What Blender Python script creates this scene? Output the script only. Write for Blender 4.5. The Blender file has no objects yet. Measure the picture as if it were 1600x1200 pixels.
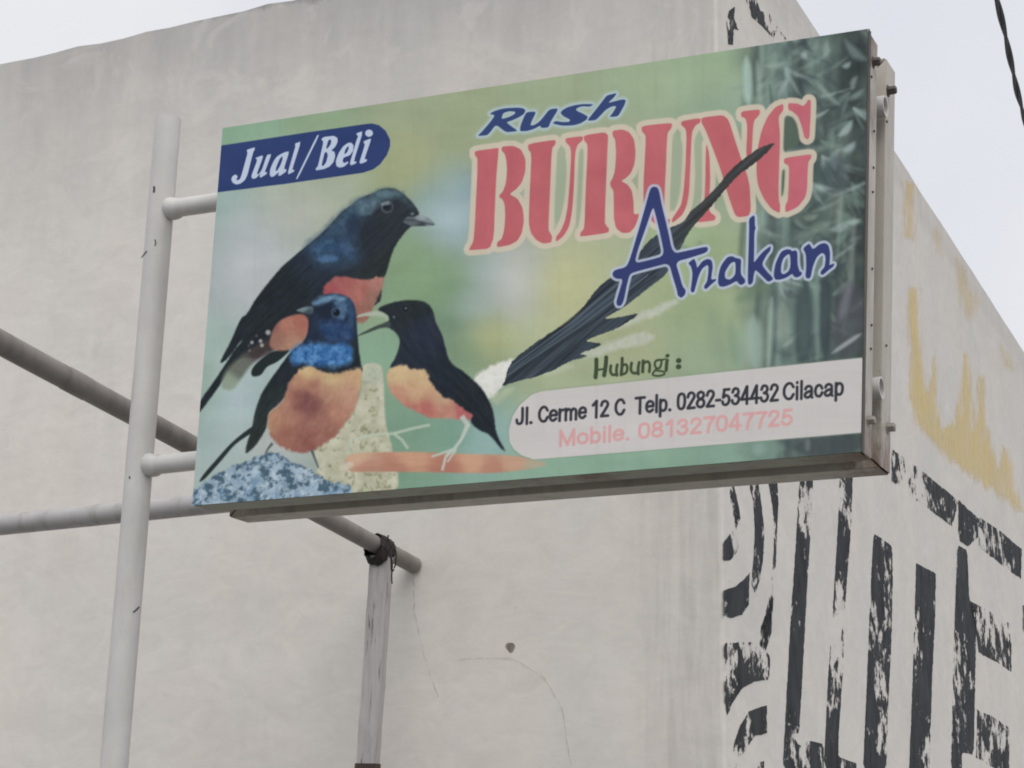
import bpy, bmesh, math, random
import numpy as np
from mathutils import Vector, Matrix
from mathutils.geometry import tessellate_polygon

S = bpy.context.scene
col = S.collection
rad = math.radians

# ------------------------------------------------------------------ camera
CAM = np.array([0.0, 0.0, 1.6])
FPX, PITCH, ROLL = 2905.0, rad(13.24), rad(0.855)
fw = np.array([0, math.cos(PITCH), math.sin(PITCH)])
up0 = np.array([0, -math.sin(PITCH), math.cos(PITCH)])
rt0 = np.array([1.0, 0, 0])
RT = math.cos(ROLL) * rt0 + math.sin(ROLL) * up0
UP = -math.sin(ROLL) * rt0 + math.cos(ROLL) * up0
cd = bpy.data.cameras.new("camera")
cam = bpy.data.objects.new("camera", cd)
col.objects.link(cam)
cam.matrix_world = Matrix(((RT[0], UP[0], -fw[0], CAM[0]), (RT[1], UP[1], -fw[1], CAM[1]),
                           (RT[2], UP[2], -fw[2], CAM[2]), (0, 0, 0, 1)))
cd.sensor_width = 36.0
cd.lens = FPX / 1600 * 36
cd.clip_start = 0.05
cd.clip_end = 2000
S.camera = cam

# ------------------------------------------------------------------ sky, sun, exposure
SUN_EL, SUN_AZ = rad(60), rad(168)          # azimuth clockwise from +Y
w = bpy.data.worlds.new("World")
S.world = w
w.use_nodes = True
nt = w.node_tree
nt.nodes.clear()
N = nt.nodes.new
out = N("ShaderNodeOutputWorld")
bg = N("ShaderNodeBackground")
bg.inputs["Strength"].default_value = 0.1
sky = N("ShaderNodeTexSky")
sky.sky_type = 'NISHITA'
sky.sun_disc = False
sky.sun_elevation = SUN_EL
sky.sun_rotation = SUN_AZ
sky.air_density = 1.0
sky.dust_density = 4.0
tc = N("ShaderNodeTexCoord")
cn = N("ShaderNodeTexNoise")
cn.inputs["Scale"].default_value = 2.2
cn.inputs["Detail"].default_value = 5
cn.inputs["Roughness"].default_value = 0.5
cr = N("ShaderNodeValToRGB")
cr.color_ramp.elements[0].position = 0.3
cr.color_ramp.elements[0].color = (5.75, 6.05, 6.7, 1)
cr.color_ramp.elements[1].position = 0.7
cr.color_ramp.elements[1].color = (7.4, 7.36, 7.5, 1)
mx = N("ShaderNodeMix")
mx.data_type = 'RGBA'
mx.inputs[0].default_value = 0.93           # closed, even cloud over the clear sky
L = nt.links.new
L(tc.outputs["Generated"], cn.inputs["Vector"])
L(cn.outputs["Fac"], cr.inputs["Fac"])
L(sky.outputs["Color"], mx.inputs[6])
L(cr.outputs["Color"], mx.inputs[7])
L(mx.outputs[2], bg.inputs["Color"])
L(bg.outputs["Background"], out.inputs["Surface"])

sd = bpy.data.lights.new("sun", 'SUN')
sd.energy = 1.5
sd.angle = rad(50)
sd.color = (1.0, 0.965, 0.92)
sun = bpy.data.objects.new("sun", sd)
col.objects.link(sun)
sv = Vector((math.sin(SUN_AZ) * math.cos(SUN_EL), math.cos(SUN_AZ) * math.cos(SUN_EL), math.sin(SUN_EL)))
sun.rotation_euler = sv.to_track_quat('Z', 'Y').to_euler()
S.view_settings.view_transform = 'Standard'
S.view_settings.look = 'None'
S.view_settings.exposure = 0.27
S.view_settings.gamma = 1.0
S.cycles.filter_width = 1.9            # the phone picture is a little soft

# ------------------------------------------------------------------ helpers
def ray(x, y):
    return fw * FPX + RT * (x - 800) - UP * (y - 600)

def hit(x, y, n, p):
    d = ray(x, y)
    return CAM + d * (np.dot(n, p - CAM) / np.dot(n, d))

def at(x, y, depth):
    d = ray(x, y)
    return CAM + d / math.hypot(d[0], d[1]) * depth

def link(name, me, mat=None, parent=None):
    o = bpy.data.objects.new(name, me)
    col.objects.link(o)
    if mat is not None:
        me.materials.append(mat)
    if parent is not None:
        o.parent = parent
    return o

def empty(name, loc, label, cat, group=None):
    o = bpy.data.objects.new(name, None)
    col.objects.link(o)
    o.location = loc
    o.empty_display_size = 0.1
    o["label"] = label
    o["category"] = cat
    if group:
        o["group"] = group
    ROOT[o] = Vector(loc)
    return o
ROOT = {}

def adopt(o, root):
    """parent keeping the world placement of geometry written in world space"""
    o.parent = root
    o.matrix_parent_inverse = Matrix.Translation(-ROOT[root]) if root in ROOT else Matrix.Identity(4)
    return o

def mesh(name, verts, faces, mat, root=None, smooth=False):
    me = bpy.data.meshes.new(name)
    me.from_pydata([tuple(map(float, v)) for v in verts], [], faces)
    me.update()
    if smooth:
        me.shade_smooth()
    o = link(name, me, mat)
    if root is not None:
        adopt(o, root)
    return o

def bm_obj(name, bm, mat, root=None, smooth=False, angle=None):
    bmesh.ops.recalc_face_normals(bm, faces=bm.faces)
    me = bpy.data.meshes.new(name)
    bm.to_mesh(me)
    bm.free()
    if smooth:
        me.shade_smooth()
        if angle:
            me.set_sharp_from_angle(angle=angle)
    o = link(name, me, mat)
    if root is not None:
        adopt(o, root)
    return o

def frame_of(d):
    d = d / np.linalg.norm(d)
    a = np.array([0, 0, 1.0]) if abs(d[2]) < 0.9 else np.array([1.0, 0, 0])
    u = np.cross(a, d)
    u /= np.linalg.norm(u)
    return u, np.cross(d, u)

def add_rev(bm, p0, p1, prof, seg=28, wob=0.0, seed=0):
    """surface of revolution about p0->p1; prof = [(t, r)...] with t in 0..1"""
    p0, p1 = np.array(p0, float), np.array(p1, float)
    u, v = frame_of(p1 - p0)
    rings = []
    rnd = random.Random(seed)
    for t, r in prof:
        c = p0 + (p1 - p0) * t
        if wob:
            c = c + u * rnd.uniform(-wob, wob) + v * rnd.uniform(-wob, wob)
        rings.append([bm.verts.new(c + r * (u * math.cos(2 * math.pi * k / seg) + v * math.sin(2 * math.pi * k / seg))) for k in range(seg)])
    for a, b in zip(rings, rings[1:]):
        for k in range(seg):
            bm.faces.new((a[k], a[(k + 1) % seg], b[(k + 1) % seg], b[k]))
    return rings

def tube_prof(r, ri, n=6, inner=0.05):
    pr = [(inner, ri * 0.05), (inner, ri), (0.0, ri), (0.0, r)]
    pr = [(inner, ri * 0.02), (inner, ri), (0.0, ri), (0.0, r)]
    pr += [(k / n, r) for k in range(1, n)]
    pr += [(1.0, r), (1.0, ri), (1 - inner, ri), (1 - inner, ri * 0.02)]
    return pr

def pipe_obj(name, p0, p1, r, ri, mat, root=None, n=8, wob=0.0, seed=0, inner=0.05):
    bm = bmesh.new()
    add_rev(bm, p0, p1, tube_prof(r, ri, n, inner), 32, wob, seed)
    return bm_obj(name, bm, mat, root, True, rad(40))

def add_hexa(bm, a, b):
    """hexahedron from two corresponding quads"""
    va = [bm.verts.new(p) for p in a]
    vb = [bm.verts.new(p) for p in b]
    bm.faces.new(va[::-1])
    bm.faces.new(vb)
    for k in range(4):
        bm.faces.new((va[k], va[(k + 1) % 4], vb[(k + 1) % 4], vb[k]))

def nodemat(name):
    m = bpy.data.materials.new(name)
    m.use_nodes = True
    t = m.node_tree
    b = t.nodes["Principled BSDF"]
    return m, t, b

def nn(t, kind, **kw):
    n = t.nodes.new(kind)
    for k, v in kw.items():
        if k.startswith("i_"):
            n.inputs[k[2:].replace("_", " ")].default_value = v
        else:
            setattr(n, k, v)
    return n

def s2l(c):
    c = np.asarray(c, float) / 255.0
    return np.where(c <= 0.04045, c / 12.92, ((c + 0.055) / 1.055) ** 2.4)

def mixc(t, fac, a, b, mode='MIX'):
    m = t.nodes.new("ShaderNodeMix")
    m.data_type = 'RGBA'
    m.blend_type = mode
    for sock, val in ((0, fac), (6, a), (7, b)):
        if hasattr(val, "is_linked") or isinstance(val, bpy.types.NodeSocket):
            t.links.new(val, m.inputs[sock])
        elif sock == 0:
            m.inputs[0].default_value = val
        else:
            m.inputs[sock].default_value = (*val, 1)
    return m.outputs[2]

def ramp(t, src, stops):
    r = t.nodes.new("ShaderNodeValToRGB")
    el = r.color_ramp.elements
    while len(el) < len(stops):
        el.new(0.5)
    for e, (p, c) in zip(el, stops):
        e.position = p
        e.color = (c, c, c, 1) if not hasattr(c, "__len__") else (*c, 1)
    t.links.new(src, r.inputs["Fac"])
    return r.outputs["Color"]

def noise(t, vec, scale, detail=4, rough=0.55, dist=0.0):
    n = t.nodes.new("ShaderNodeTexNoise")
    n.inputs["Scale"].default_value = scale
    n.inputs["Detail"].default_value = detail
    n.inputs["Roughness"].default_value = rough
    n.inputs["Distortion"].default_value = dist
    t.links.new(vec, n.inputs["Vector"])
    return n.outputs["Fac"]

def mapping(t, vec, scale=(1, 1, 1), rotz=0, loc=(0, 0, 0)):
    m = t.nodes.new("ShaderNodeMapping")
    m.inputs["Scale"].default_value = scale
    m.inputs["Rotation"].default_value = (0, 0, rotz)
    m.inputs["Location"].default_value = loc
    t.links.new(vec, m.inputs["Vector"])
    return m.outputs["Vector"]

def geo_pos(t):
    return t.nodes.new("ShaderNodeNewGeometry").outputs["Position"]

def add_bump(t, b, h, strength, dist=0.01):
    n = t.nodes.new("ShaderNodeBump")
    n.inputs["Strength"].default_value = strength
    n.inputs["Distance"].default_value = dist
    t.links.new(h, n.inputs["Height"])
    t.links.new(n.outputs["Normal"], b.inputs["Normal"])

def mathn(t, op, a, b=None):
    m = t.nodes.new("ShaderNodeMath")
    m.operation = op
    for i, v in enumerate((a, b)):
        if v is None:
            continue
        if isinstance(v, bpy.types.NodeSocket):
            t.links.new(v, m.inputs[i])
        else:
            m.inputs[i].default_value = v
    return m.outputs[0]

# ------------------------------------------------------------------ layout of the place
YAW = rad(-23.68)
FD = np.array([math.cos(YAW), math.sin(YAW), 0])      # along the front facade, to its corner
ND = np.array([-math.sin(YAW), math.cos(YAW), 0])     # into the building / along the side facade
CORNER = at(1131, 1000, 7.0)
CORNER[2] = 0
def on_front(x, y, off=0.0): return hit(x, y, ND, CORNER - ND * off)
def on_side(x, y, off=0.0): return hit(x, y, FD, CORNER + FD * off)

# ------------------------------------------------------------------ materials
def plaster(name, base, tint_a, tint_b, top_z):
    m, t, b = nodemat(name)
    p = geo_pos(t)
    c = mixc(t, ramp(t, noise(t, p, 1.3, 5, 0.6), [(0.38, 0.0), (0.62, 1.0)]), base, tint_a)
    c = mixc(t, ramp(t, noise(t, mapping(t, p, (1, 1, 0.55), 0, (3, 1, 7)), 2.1, 4, 0.55), [(0.45, 0.0), (0.68, 1.0)]), c, tint_b)
    # rain streaks, only here and there
    st = noise(t, mapping(t, p, (5.5, 5.5, 0.5)), 1.0, 6, 0.65, 0.6)
    wh_ = ramp(t, noise(t, p, 0.9, 2, 0.5), [(0.45, 0.0), (0.7, 1.0)])
    c = mixc(t, mathn(t, 'MULTIPLY', mathn(t, 'MULTIPLY', ramp(t, st, [(0.5, 0.0), (0.72, 1.0)]), wh_), 0.30), c, tuple(x * 0.72 for x in base))
    # trowel sweeps and worn-in dirt
    tw = noise(t, mapping(t, p, (1.0, 1.0, 2.2), 0.0, (1, 5, 2)), 5.0, 9, 0.72, 1.2)
    c = mixc(t, mathn(t, 'MULTIPLY', ramp(t, tw, [(0.47, 0.0), (0.64, 1.0)]), 0.24), c, tuple(x * 0.74 for x in base))
    c = mixc(t, mathn(t, 'MULTIPLY', ramp(t, tw, [(0.36, 1.0), (0.46, 0.0)]), 0.28), c, tuple(min(0.9, x * 1.12) for x in base))
    # cloudy damp patches
    dm = noise(t, mapping(t, p, (1.0, 1.0, 1.5), 0.0, (7, 2, 4)), 1.7, 6, 0.62, 0.8)
    c = mixc(t, mathn(t, 'MULTIPLY', ramp(t, dm, [(0.52, 0.0), (0.70, 1.0)]), 0.18), c, (base[0] * 0.68, base[1] * 0.69, base[2] * 0.71))
    # grimy strip where hands and rain work on the arris of the corner
    dp = t.nodes.new("ShaderNodeVectorMath")
    dp.operation = 'DOT_PRODUCT'
    t.links.new(p, dp.inputs[0])
    dp.inputs[1].default_value = tuple(FD)
    sc_ = mathn(t, 'SUBTRACT', float(np.dot(CORNER, FD)), dp.outputs["Value"])
    ag = noise(t, mapping(t, p, (16, 16, 1.1)), 1.0, 8, 0.72, 0.3)
    am = ramp(t, mathn(t, 'SUBTRACT', sc_, mathn(t, 'MULTIPLY', ag, 0.25)), [(0.0, 1.0), (0.13, 0.7), (0.24, 0.0)])
    c = mixc(t, mathn(t, 'MULTIPLY', mathn(t, 'MULTIPLY', am, ramp(t, ag, [(0.38, 0.0), (0.66, 1.0)])), ramp(t, mathn(t, 'MULTIPLY', sc_, 60.0), [(0.0, 0.0), (1.0, 0.55)])), c, tuple(x * 0.62 for x in base))
    # damp, sooty band soaked in from the parapet top
    sep = t.nodes.new("ShaderNodeSeparateXYZ")
    t.links.new(p, sep.inputs[0])
    dz = mathn(t, 'SUBTRACT', top_z, sep.outputs["Z"])
    wav = mathn(t, 'MULTIPLY', noise(t, mapping(t, p, (3.5, 3.5, 0.8)), 1.0, 5, 0.65), 1.1)
    dz2 = mathn(t, 'SUBTRACT', dz, wav)
    band = ramp(t, mathn(t, 'ADD', dz2, 0.5), [(0.0, 1.0), (0.40, 0.42), (1.0, 0.0)])
    onfront = ramp(t, mathn(t, 'MULTIPLY', sc_, 20.0), [(0.3, 0.12), (0.9, 1.0)])
    c = mixc(t, mathn(t, 'MULTIPLY', mathn(t, 'MULTIPLY', band, onfront), 0.72), c, tuple(x * 0.58 for x in (base[0] * 0.96, base[1] * 1.0, base[2] * 1.06)))
    # black mould right under the edge
    ed = ramp(t, mathn(t, 'ADD', dz, mathn(t, 'MULTIPLY', noise(t, mapping(t, p, (9, 9, 3)), 1.0, 5, 0.7), 0.14)), [(0.065, 1.0), (0.125, 0.0)])
    c = mixc(t, mathn(t, 'MULTIPLY', mathn(t, 'MULTIPLY', ed, onfront), 0.75), c, (0.16, 0.155, 0.16))
    # flecks
    fl = ramp(t, noise(t, p, 42, 3, 0.6), [(0.70, 0.0), (0.78, 1.0)])
    c = mixc(t, mathn(t, 'MULTIPLY', fl, 0.22), c, (0.28, 0.26, 0.25))
    # scuffs: low contrast patches of re-touched render
    vo = t.nodes.new("ShaderNodeTexVoronoi")
    vo.inputs["Scale"].default_value = 1.7
    t.links.new(mapping(t, p, (1, 1, 0.8), 0.3), vo.inputs["Vector"])
    pt = ramp(t, noise(t, p, 3.8, 6, 0.7, 0.6), [(0.52, 0.0), (0.60, 1.0)])
    c = mixc(t, mathn(t, 'MULTIPLY', pt, 0.20), c, tuple(min(1, x * 1.12) for x in base))
    t.links.new(c, b.inputs["Base Color"])
    b.inputs["Roughness"].default_value = 0.92
    b.inputs["Specular IOR Level"].default_value = 0.2
    h = mathn(t, 'ADD', noise(t, p, 55, 6, 0.65), mathn(t, 'MULTIPLY', noise(t, p, 2.5, 5, 0.6), 2.0))
    add_bump(t, b, h, 0.12, 0.006)
    return m

def painted_metal(name, base, rust=0.25, grime=0.35, rough=0.45, rscale=9, spots=()):
    m, t, b = nodemat(name)
    p = geo_pos(t)
    c = mixc(t, ramp(t, noise(t, p, 5, 5, 0.6), [(0.35, 0), (0.7, 1)]), base, tuple(x * 0.86 for x in base))
    g = ramp(t, noise(t, mapping(t, p, (14, 14, 3)), 1.0, 5, 0.65), [(0.5, 0), (0.72, 1)])
    c = mixc(t, mathn(t, 'MULTIPLY', g, grime), c, (0.17, 0.155, 0.14))
    r = ramp(t, noise(t, p, rscale, 7, 0.75), [(0.66, 0), (0.71, 1)])
    c = mixc(t, mathn(t, 'MULTIPLY', r, rust), c, (0.11, 0.055, 0.04))
    f = ramp(t, noise(t, p, 60, 4, 0.7), [(0.70, 0), (0.74, 1)])
    c = mixc(t, mathn(t, 'MULTIPLY', f, rust), c, (0.07, 0.05, 0.045))
    for sp_, rr_, kk in spots:          # rust bleeding out of welded corners
        dn = t.nodes.new("ShaderNodeVectorMath")
        dn.operation = 'DISTANCE'
        t.links.new(p, dn.inputs[0])
        dn.inputs[1].default_value = tuple(sp_)
        rm = mathn(t, 'ADD', mathn(t, 'DIVIDE', dn.outputs["Value"], rr_), mathn(t, 'MULTIPLY', noise(t, mapping(t, p, (1, 1, 0.5)), 28, 7, 0.75), 1.1))
        rk = ramp(t, rm, [(0.55, 1.0), (1.0, 0.0)])
        c = mixc(t, mathn(t, 'MULTIPLY', rk, kk), c, (0.16, 0.085, 0.055))
    t.links.new(c, b.inputs["Base Color"])
    b.inputs["Roughness"].default_value = rough
    b.inputs["Specular IOR Level"].default_value = 0.35
    add_bump(t, b, noise(t, p, 70, 4, 0.6), 0.25, 0.002)
    return m

M = {}
M['front'] = plaster("plaster_front", (0.750, 0.714, 0.668), (0.705, 0.686, 0.648), (0.755, 0.708, 0.655), 5.21)
M['pole'] = painted_metal("cream_pole_paint", (0.62, 0.61, 0.585), 0.07, 0.14, 0.30)
M['frame'] = painted_metal("cream_frame_paint", (0.53, 0.505, 0.465), 0.55, 0.30, 0.5)
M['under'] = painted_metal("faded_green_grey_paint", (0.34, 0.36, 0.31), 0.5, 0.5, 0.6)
M['core'] = painted_metal("grey_channel_paint", (0.115, 0.11, 0.10), 0.3, 0.4, 0.6)
M['bolt'] = painted_metal("weathered_bolt_steel", (0.30, 0.27, 0.24), 0.6, 0.4, 0.4, 40)
M['darkbolt'] = painted_metal("dark_rusty_steel", (0.09, 0.075, 0.07), 0.5, 0.4, 0.6, 40)
M['greypipe'] = painted_metal("grey_galvanised_pipe", (0.45, 0.44, 0.435), 0.15, 0.55, 0.5, 6)
M['darkpipe'] = painted_metal("stained_grey_pipe", (0.26, 0.235, 0.22), 0.6, 0.9, 0.5, 5)

def wood_mat(name, base, dark):
    m, t, b = nodemat(name)
    p = geo_pos(t)
    g = noise(t, mapping(t, p, (45, 45, 2.0)), 1.0, 6, 0.65)
    c = mixc(t, ramp(t, g, [(0.35, 0), (0.65, 1)]), base, tuple(x * 0.8 for x in base))
    s = ramp(t, noise(t, mapping(t, p, (60, 60, 4.0), 0, (2, 0, 1)), 1.0, 5, 0.7), [(0.58, 0), (0.64, 1)])
    c = mixc(t, mathn(t, 'MULTIPLY', s, 0.75), c, dark)
    k = ramp(t, noise(t, p, 7, 5, 0.6), [(0.5, 0), (0.7, 1)])
    c = mixc(t, mathn(t, 'MULTIPLY', k, 0.35), c, tuple(x * 0.6 for x in base))
    t.links.new(c, b.inputs["Base Color"])
    b.inputs["Roughness"].default_value = 0.85
    add_bump(t, b, g, 0.5, 0.004)
    return m
M['post'] = wood_mat("whitewashed_timber", (0.52, 0.49, 0.49), (0.10, 0.075, 0.065))
M['brown'] = wood_mat("dark_brown_timber", (0.075, 0.05, 0.045), (0.03, 0.02, 0.02))

def cloth_mat(name, base):
    m, t, b = nodemat(name)
    p = geo_pos(t)
    c = mixc(t, noise(t, p, 40, 5, 0.7), base, tuple(x * 2.2 for x in base))
    t.links.new(c, b.inputs["Base Color"])
    b.inputs["Roughness"].default_value = 0.9
    add_bump(t, b, noise(t, p, 120, 4, 0.7), 0.6, 0.004)
    return m
M['rag'] = cloth_mat("black_rag", (0.022, 0.018, 0.017))
M['cable'] = cloth_mat("black_cable_sheath", (0.06, 0.063, 0.07))

def flake_paint(name, colr, lo, hi, sc, sx=1.0, sz=1.0, detail=12, rough=0.78, big=0.34):
    """old paint that has flaked off in ragged spots, the render showing through"""
    m, t, b = nodemat(name)
    uv = t.nodes.new("ShaderNodeUVMap").outputs["UV"]
    v = mapping(t, uv, (sx, sz, 1))
    n1 = noise(t, v, sc, detail, rough, 0.15)
    n2 = noise(t, mapping(t, uv, (0.6, 1.0, 1), 0, (4, 2, 0)), 2.3, 2, 0.5)
    keep = ramp(t, mathn(t, 'ADD', mathn(t, 'MULTIPLY', n1, 1 - big), mathn(t, 'MULTIPLY', n2, big)), [(lo, 1.0), (hi, 0.0)])
    c = mixc(t, ramp(t, noise(t, mapping(t, uv, (1, 0.4, 1)), 9, 6, 0.7), [(0.35, 0), (0.75, 1)]), colr, tuple(min(x * 2.6 + 0.012, x + 0.06) for x in colr))
    t.links.new(c, b.inputs["Base Color"])
    b.inputs["Roughness"].default_value = 0.8
    b.inputs["Specular IOR Level"].default_value = 0.2
    tr = t.nodes.new("ShaderNodeBsdfTransparent")
    ms = t.nodes.new("ShaderNodeMixShader")
    t.links.new(keep, ms.inputs[0])
    t.links.new(tr.outputs[0], ms.inputs[1])
    t.links.new(b.outputs[0], ms.inputs[2])
    t.links.new(ms.outputs[0], t.nodes["Material Output"].inputs["Surface"])
    return m
M['black'] = flake_paint("flaking_black_paint", (0.024, 0.027, 0.030), 0.522, 0.550, 8.0, 1.0, 0.9, 12, 0.74, 0.42)
M['blackworn'] = flake_paint("badly_flaked_black_paint", (0.026, 0.029, 0.032), 0.497, 0.522, 8.0, 1.0, 0.9, 12, 0.74, 0.42)
def faded_paint(name, colr):
    m, t, b = nodemat(name)
    uv = t.nodes.new("ShaderNodeUVMap").outputs["UV"]
    ac = t.nodes.new("ShaderNodeVertexColor")
    ac.layer_name = "cover"
    n1 = noise(t, mapping(t, uv, (1.4, 0.5, 1)), 7.0, 6, 0.6)
    k = mathn(t, 'MULTIPLY', ac.outputs["Color"], ramp(t, n1, [(0.25, 1.0), (0.75, 0.62)]))
    t.links.new(mixc(t, n1, colr, tuple(x * 0.85 for x in colr)), b.inputs["Base Color"])
    b.inputs["Roughness"].default_value = 0.85
    tr = t.nodes.new("ShaderNodeBsdfTransparent")
    ms = t.nodes.new("ShaderNodeMixShader")
    t.links.new(k, ms.inputs[0])
    t.links.new(tr.outputs[0], ms.inputs[1])
    t.links.new(b.outputs[0], ms.inputs[2])
    t.links.new(ms.outputs[0], t.nodes["Material Output"].inputs["Surface"])
    return m
M['yellow'] = faded_paint("faded_yellow_paint", (0.93, 0.74, 0.34))
M['yellowpale'] = faded_paint("pale_yellow_paint", (0.90, 0.74, 0.42))
M['crack'] = flake_paint("hairline_crack", (0.57, 0.54, 0.51), 0.36, 0.60, 9.0)

# ------------------------------------------------------------------ ground
m, t, b = nodemat("worn_concrete_ground")
p = geo_pos(t)
c = mixc(t, noise(t, p, 30, 6, 0.7), (0.11, 0.108, 0.103), (0.18, 0.175, 0.165))
c = mixc(t, ramp(t, noise(t, p, 0.6, 5, 0.6), [(0.4, 0), (0.7, 1)]), c, (0.19, 0.185, 0.172))
t.links.new(c, b.inputs["Base Color"])
b.inputs["Roughness"].default_value = 0.9
add_bump(t, b, noise(t, p, 90, 5, 0.7), 0.6, 0.01)
g = mesh("ground", [(-400, -400, 0), (400, -400, 0), (400, 400, 0), (-400, 400, 0)], [(0, 1, 2, 3)], m)
g["kind"] = "structure"

# ------------------------------------------------------------------ building
bl = empty("building", tuple(CORNER), "pale rendered concrete building with stained walls and flaking painted letters", "building")
def sfront(P): return float(np.dot(P - CORNER, FD))      # negative to the left of the corner
def sside(P): return float(np.dot(P - CORNER, ND))
fa, fb = on_front(0, 100), on_front(455, 0)
ra, rb = on_side(1245, 0), on_side(1600, 550)
sa, sb = sfront(fa), sfront(fb)
def ztop_front(s):
    if s <= sb:
        return fa[2] + (fb[2] - fa[2]) * (s - sa) / (sb - sa)
    k = (s - sb) / (0 - sb)
    return fb[2] + (ra[2] + 0.015 - fb[2]) * k
def ztop_side(s):
    return ra[2] + (rb[2] - ra[2]) * (s - sside(ra)) / (sside(rb) - sside(ra))
hole = on_front(797, 1012)
hs, hz = sfront(hole), hole[2]
HR, HB = 0.021, 0.06
rnd = random.Random(4)
sv_ = [-14.0] + list(np.arange(-9, -0.2, 0.13))
sv_ = sorted([s for s in sv_ if abs(s - hs) > 0.15] + [hs - HB, hs + HB])
colm = []      # (xy point, top)
for s in sv_:
    colm.append((CORNER + FD * s, ztop_front(s) + rnd.uniform(-0.009, 0.006) * (s != -14.0), s))
RC = 0.02
for k in range(7):
    a = k / 6 * math.pi / 2
    q = CORNER + FD * (-RC + RC * math.sin(a)) + ND * (RC - RC * math.cos(a))
    colm.append((q, ztop_front(-0.02), None))
for s in list(np.arange(0.3, 12, 0.35)):
    colm.append((CORNER + ND * s, ztop_side(s) + rnd.uniform(-0.005, 0.005), None))
bm = bmesh.new()
zrow = [0.0, hz - HB, hz + HB, None]
grid = []
for q, zt, s in colm:
    grid.append([bm.verts.new((q[0], q[1], zt if z is None else z)) for z in zrow])
holecell = None
for i in range(len(grid) - 1):
    for j in range(3):
        f = (grid[i][j], grid[i + 1][j], grid[i + 1][j + 1], grid[i][j + 1])
        if j == 1 and colm[i][2] is not None and abs(colm[i][2] - (hs - HB)) < 1e-6:
            holecell = f
            continue
        bm.faces.new(f)
# ring round the drilled hole, and its bore
NS = 24
ring, deep = [], []
for k in range(NS):
    a = 2 * math.pi * k / NS + math.pi / 4 + math.pi
    rr = HR * (1 + 0.06 * math.sin(3 * a))
    q = CORNER + FD * (hs + rr * math.cos(a))
    ring.append(bm.verts.new((q[0], q[1], hz + rr * math.sin(a))))
    q2 = q + ND * 0.035
    deep.append(bm.verts.new((q2[0], q2[1], hz + rr * math.sin(a))))
for k in range(NS):
    k2 = (k + 1) % NS
    bm.faces.new((ring[k], ring[k2], deep[k2], deep[k]))
bm.faces.new(deep[::-1])
for qd in range(4):
    cv = holecell[qd]
    nx = holecell[(qd + 1) % 4]
    for k in range(qd * 6 - 3, qd * 6 + 3):
        bm.faces.new((cv, ring[(k + 1) % NS], ring[k % NS]))
    bm.faces.new((cv, nx, ring[(qd * 6 + 3) % NS]))
# parapet thickness, inner face
inner = []
TH = 0.16
for i, (q, zt, s) in enumerate(colm):
    if s is not None:
        qi = CORNER + FD * min(s, -TH) + ND * TH
    else:
        ss = sside(q)
        qi = CORNER - FD * TH + ND * max(ss, TH)
    inner.append((bm.verts.new((qi[0], qi[1], zt)), bm.verts.new((qi[0], qi[1], 4.6))))
for i in range(len(colm) - 1):
    try:
        bm.faces.new((grid[i][3], grid[i + 1][3], inner[i + 1][0], inner[i][0]))
        bm.faces.new((inner[i][0], inner[i + 1][0], inner[i + 1][1], inner[i][1]))
    except ValueError:
        pass
bmesh.ops.remove_doubles(bm, verts=bm.verts, dist=1e-5)
wall = bm_obj("wall", bm, M['front'], bl)
# back walls and roof slab close the volume
A = CORNER + FD * -14
B = CORNER + ND * colm[-1][0].dot(ND) * 0 + ND * sside(colm[-1][0])
Cc = A + ND * sside(colm[-1][0])
bm = bmesh.new()
for p0, p1 in ((A, Cc), (Cc, B)):
    d = (p1 - p0) / np.linalg.norm(p1 - p0)
    n_ = np.array([d[1], -d[0], 0]) * 0.08
    add_hexa(bm, [p0 - n_, p1 - n_, p1 + n_, p0 + n_], [q + np.array([0, 0, 5.1]) for q in (p0 - n_, p1 - n_, p1 + n_, p0 + n_)])
bm_obj("back_wall", bm, M['front'], bl)
bm = bmesh.new()
i0 = 0.05
qs = [A + FD * .05 + ND * i0, CORNER - FD * i0 + ND * i0, B - FD * i0 - ND * .05, Cc + FD * .05 - ND * .05]
add_hexa(bm, [q + np.array([0, 0, 4.5]) for q in qs], [q + np.array([0, 0, 4.7]) for q in qs])
bm_obj("roof", bm, M['core'], bl)

# ------------------------------------------------------------------ paint on the side wall
def chaikin(pts, it=2, r=0.22):
    pts = np.array(pts, float)
    for _ in range(it):
        nx = np.roll(pts, -1, 0)
        q = pts + (nx - pts) * r
        s_ = pts + (nx - pts) * (1 - r)
        pts = np.stack([q, s_], 1).reshape(-1, 2)
    return pts

def catmull(pts, n=6):
    pts = np.array(pts, float)
    p0, p1, p2, p3 = np.roll(pts, 1, 0), pts, np.roll(pts, -1, 0), np.roll(pts, -2, 0)
    o = []
    for k in range(n):
        u = k / n
        o.append(0.5 * (2 * p1 + (p2 - p0) * u + (2 * p0 - 5 * p1 + 4 * p2 - p3) * u * u + (3 * p1 - p0 - 3 * p2 + p3) * u ** 3))
    return np.stack(o, 1).reshape(-1, 2)

def Z(ox, oy, s):
    return lambda pts: [(ox + x / s, oy + y / s) for x, y in pts]

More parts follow.
